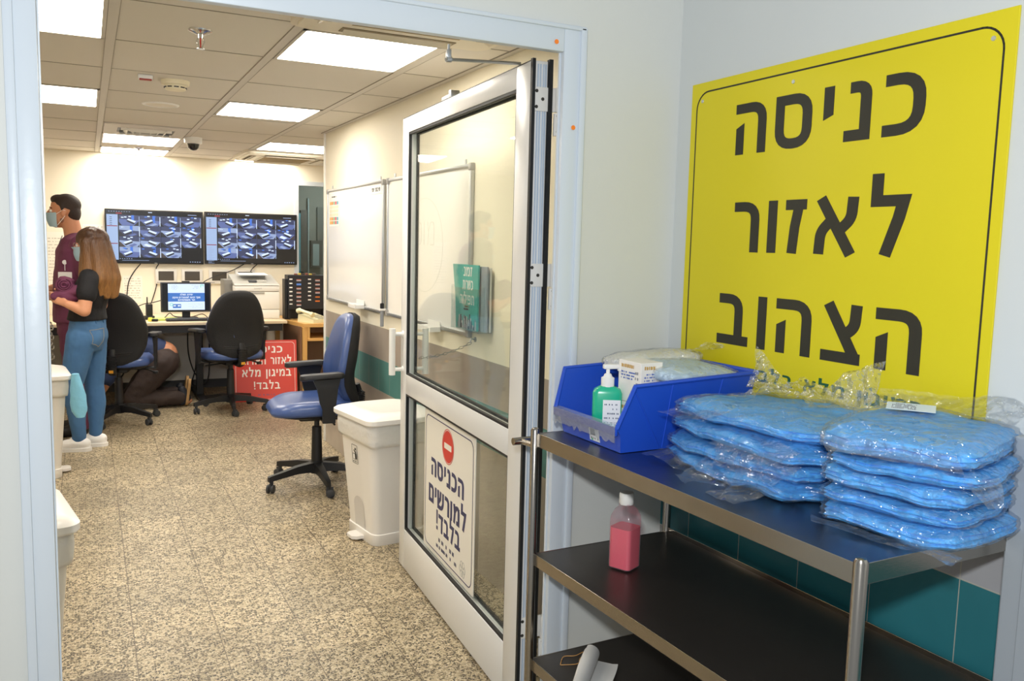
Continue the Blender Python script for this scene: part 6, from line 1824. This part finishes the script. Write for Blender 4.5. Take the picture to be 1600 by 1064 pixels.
tee = [('l', [Q(-0.05, 0, 1.285) + (0.055, 0.10, a0), Q(-0.045, 0, 1.225) + (0.10, 0.178, a0), Q(-0.03, 0, 1.12) + (0.122, 0.175, a0), Q(-0.022, 0, 0.99) + (0.112, 0.155, a0), Q(-0.03, 0, 0.915) + (0.125, 0.17, a0)]),
       ('p', [armL[0], Q(-0.053, 0.192, 1.105)], [0.064, 0.066]), ('p', [armR[0], Q(-0.05, -0.19, 1.10)], [0.064, 0.066])]
blob('t_shirt', tee, M_TEE, wm, 0.008, 4, 0.005, 12)
jn = [('l', [Q(-0.03, 0, 0.945) + (0.102, 0.145, a0), Q(-0.035, 0, 0.87) + (0.116, 0.165, a0), Q(-0.035, 0, 0.79) + (0.118, 0.17, a0), Q(-0.02, 0, 0.70) + (0.10, 0.155, a0)]),
      ('e', Q(-0.072, 0.075, 0.80), (0.075, 0.082, 0.092), (0, 0, a0)), ('e', Q(-0.072, -0.075, 0.80), (0.075, 0.082, 0.092), (0, 0, a0))]
for L in legs:
    m1 = Vector(L[0]).lerp(Vector(L[1]), 0.55)
    k2 = Vector(L[1]).lerp(Vector(L[2]), 0.38) + Vector((0.012, 0, 0))
    jn.append(('p', [L[0], tuple(m1), L[1], tuple(k2), L[2]], [0.1, 0.084, 0.064, 0.063, 0.044]))
jo = blob('jeans', jn, M_DENIM, wm, 0.0075, 4, 0.003, 22)
from mathutils.bvhtree import BVHTree
def surf(o):
    return BVHTree.FromPolygons([v.co.copy() for v in o.data.vertices], [tuple(p.vertices) for p in o.data.polygons])
jb = surf(jo)
def on_jeans(y, z):
    h = jb.ray_cast(Vector(Q(-0.5, y, z)), f)
    return h[0] - f * 0.001 if h[0] else Vector(Q(-0.13, y, z))
b = B()
sm_ = [(0.145, 0.855), (0.035, 0.86), (0.038, 0.765), (0.088, 0.735), (0.142, 0.762)]
pts = []
for p, q in zip(sm_, sm_[1:] + sm_[:1]):
    for k in range(6): pts.append(on_jeans(p[0] + (q[0] - p[0]) * k / 6, p[1] + (q[1] - p[1]) * k / 6))
tube(b, pts + [pts[0]], 0.0016, 6, caps=False)
obj('pocket_stitching', b, mat('tan stitching', '#a89a7c', 0.7), jo, smooth=True)
for y in (-0.07, 0.02, 0.10):
    b = B(); tube(b, [on_jeans(y, 0.945 - 0.012 * k) for k in range(5)], 0.0055, 8); obj('belt_loop', b, M_DENIM, jo, smooth=True)
for L in legs:
    a = Vector(L[2]); a.z = 0
    fd = Vector((-0.95, 0.2, 0)).normalized()
    P_ = lambda x, z: tuple(a + fd * x + Vector((0, 0, z)))
    sh = blob('shoe', [('c', P_(-0.035, 0.052), 0.04, P_(0.03, 0.055), 0.042), ('c', P_(0.03, 0.05), 0.041, P_(0.145, 0.036), 0.034), ('c', P_(-0.04, 0.026), 0.033, P_(0.15, 0.026), 0.033)], M_SHOE, wm, 0.006, 3)
    b = B()
    pts = [(x, y) for x, y in rrect(0.27, 0.085, 0.042, 6, 0.055, 0)]
    prism(b, pts, 0, 0.024, 'z', Matrix.Translation(tuple(a)) @ Matrix.Rotation(math.atan2(fd.y, fd.x), 4, 'Z')); obj('sole', b, mat('white rubber', '#e9e7e4', 0.5), sh)

# the folded scrubs she holds: a thing of its own
t = thing('folded_scrubs', 'rolled bundle of burgundy scrubs held in the woman arms', 'clothing', (-0.14, 6.50, 1.105))
o_ = blob('fabric', [('e', (0.0, -0.0, 0.055), (0.062, 0.06, 0.062)), ('e', (0.02, 0.0, -0.02), (0.10, 0.07, 0.06)), ('e', (0.05, 0.02, -0.06), (0.085, 0.06, 0.05)), ('c', (-0.055, -0.02, -0.02), 0.035, (0.07, -0.04, 0.02), 0.04)], M_SCRUB, t, 0.0065, 2, 0.008, 16)
b = B()
for k in range(3):
    r = 0.018 + 0.014 * k
    tube(b, [(r * cos(a) - 0.005, -0.062 + 0.004 * k, 0.06 + r * 0.9 * sin(a)) for a in [2 * pi * j / 18 + k for j in range(17)]], 0.0055, 6)
obj('rolled_fold', b, M_SCRUB, t, smooth=True)

# --- kneeling man, bent under the desk behind the left chair
kn = thing('person', 'kneeling person in navy top and brown trousers crouched under the desk', 'person', (0.45, 8.12, 0))
body = [('p', [(0.13, 0, 0.46), (-0.02, 0, 0.50), (-0.17, 0, 0.47), (-0.28, 0.02, 0.40)], [0.125, 0.115, 0.12, 0.09]),
        ('c', (-0.28, 0.02, 0.40), 0.055, (-0.36, 0.04, 0.34), 0.055)]
hp, KP = head_parts((-0.44, 0.06, 0.33), (-1, 0.2, 0), 0.98)
body += hp
for s in (-1, 1):
    body += [('p', [(0.12, s * 0.09, 0.42), (-0.13, s * 0.11, 0.085)], [0.10, 0.062]), ('p', [(-0.13, s * 0.11, 0.07), (0.27, s * 0.09, 0.075)], [0.056, 0.036]),
             ('c', (0.27, s * 0.09, 0.08), 0.034, (0.33, s * 0.095, 0.05), 0.03),
             ('p', [(-0.26, s * 0.15, 0.42), (-0.36, s * 0.20, 0.22), (-0.48, s * 0.16, 0.035)], [0.05, 0.042, 0.028])]
    hand(body, (-0.48, s * 0.16, 0.035), (-1, 0, -0.1), (0, 0, 1), (0, -s, 0), 0.165, 0.25)
blob('body', body, M_SKIN2, kn, 0.0085, 4)
blob('hair', [('e', KP(-0.02, 0, 0.05), (0.10, 0.083, 0.085), (0, 0, 2.94)), ('e', KP(-0.06, 0, 0.0), (0.056, 0.072, 0.075), (0, 0, 2.94))], M_HAIRB, kn, 0.007, 3)
eyes(KP, kn)
blob('navy_top', [('p', [(0.075, 0, 0.475), (-0.02, 0, 0.50), (-0.17, 0, 0.475), (-0.27, 0.02, 0.41)], [0.135, 0.135, 0.14, 0.11]), ('p', [(-0.25, 0.14, 0.42), (-0.33, 0.19, 0.28)], [0.066, 0.06]), ('p', [(-0.25, -0.14, 0.42), (-0.33, -0.19, 0.28)], [0.066, 0.06])], mat('navy cotton', '#26365c', 0.75), kn, 0.009, 4, 0.006, 12)
kt = []
for s in (-1, 1): kt += [('p', [(0.125, s * 0.085, 0.40), (-0.13, s * 0.11, 0.095)], [0.132, 0.078]), ('p', [(-0.13, s * 0.11, 0.085), (0.25, s * 0.09, 0.082)], [0.075, 0.068])]
kt.append(('e', (0.155, 0, 0.42), (0.115, 0.165, 0.10)))
blob('trousers', kt, mat('dark brown trousers', '#3a2d29', 0.75, bump=0.15, bscale=60, vary=0.1), kn, 0.009, 4, 0.007, 12)
for s in (-1, 1):
    sh = blob('shoe', [('c', (0.275, s * 0.09, 0.15), 0.036, (0.31, s * 0.095, 0.07), 0.042), ('c', (0.30, s * 0.095, 0.06), 0.04, (0.27, s * 0.10, 0.042), 0.034)], mat('dark navy shoe', '#22262f', 0.6), kn, 0.007, 3)
    b = B(); prism(b, rrect(0.24, 0.09, 0.043, 6), 0, 0.022, 'z', Matrix.Translation((0.335, s * 0.095, 0.125)) @ Matrix.Rotation(radians(-82), 4, 'Y')); obj('sole', b, mat('tan rubber sole', '#b08a58', 0.6), sh)
    b = B(); lathe(b, [(0.045, 0.0), (0.043, 0.03)], n=16, M=Matrix.Translation((0.225, s * 0.09, 0.08)) @ Matrix.Rotation(pi / 2, 4, 'Y')); obj('sock', b, mat('tan sock', '#b58c5e', 0.8), sh)
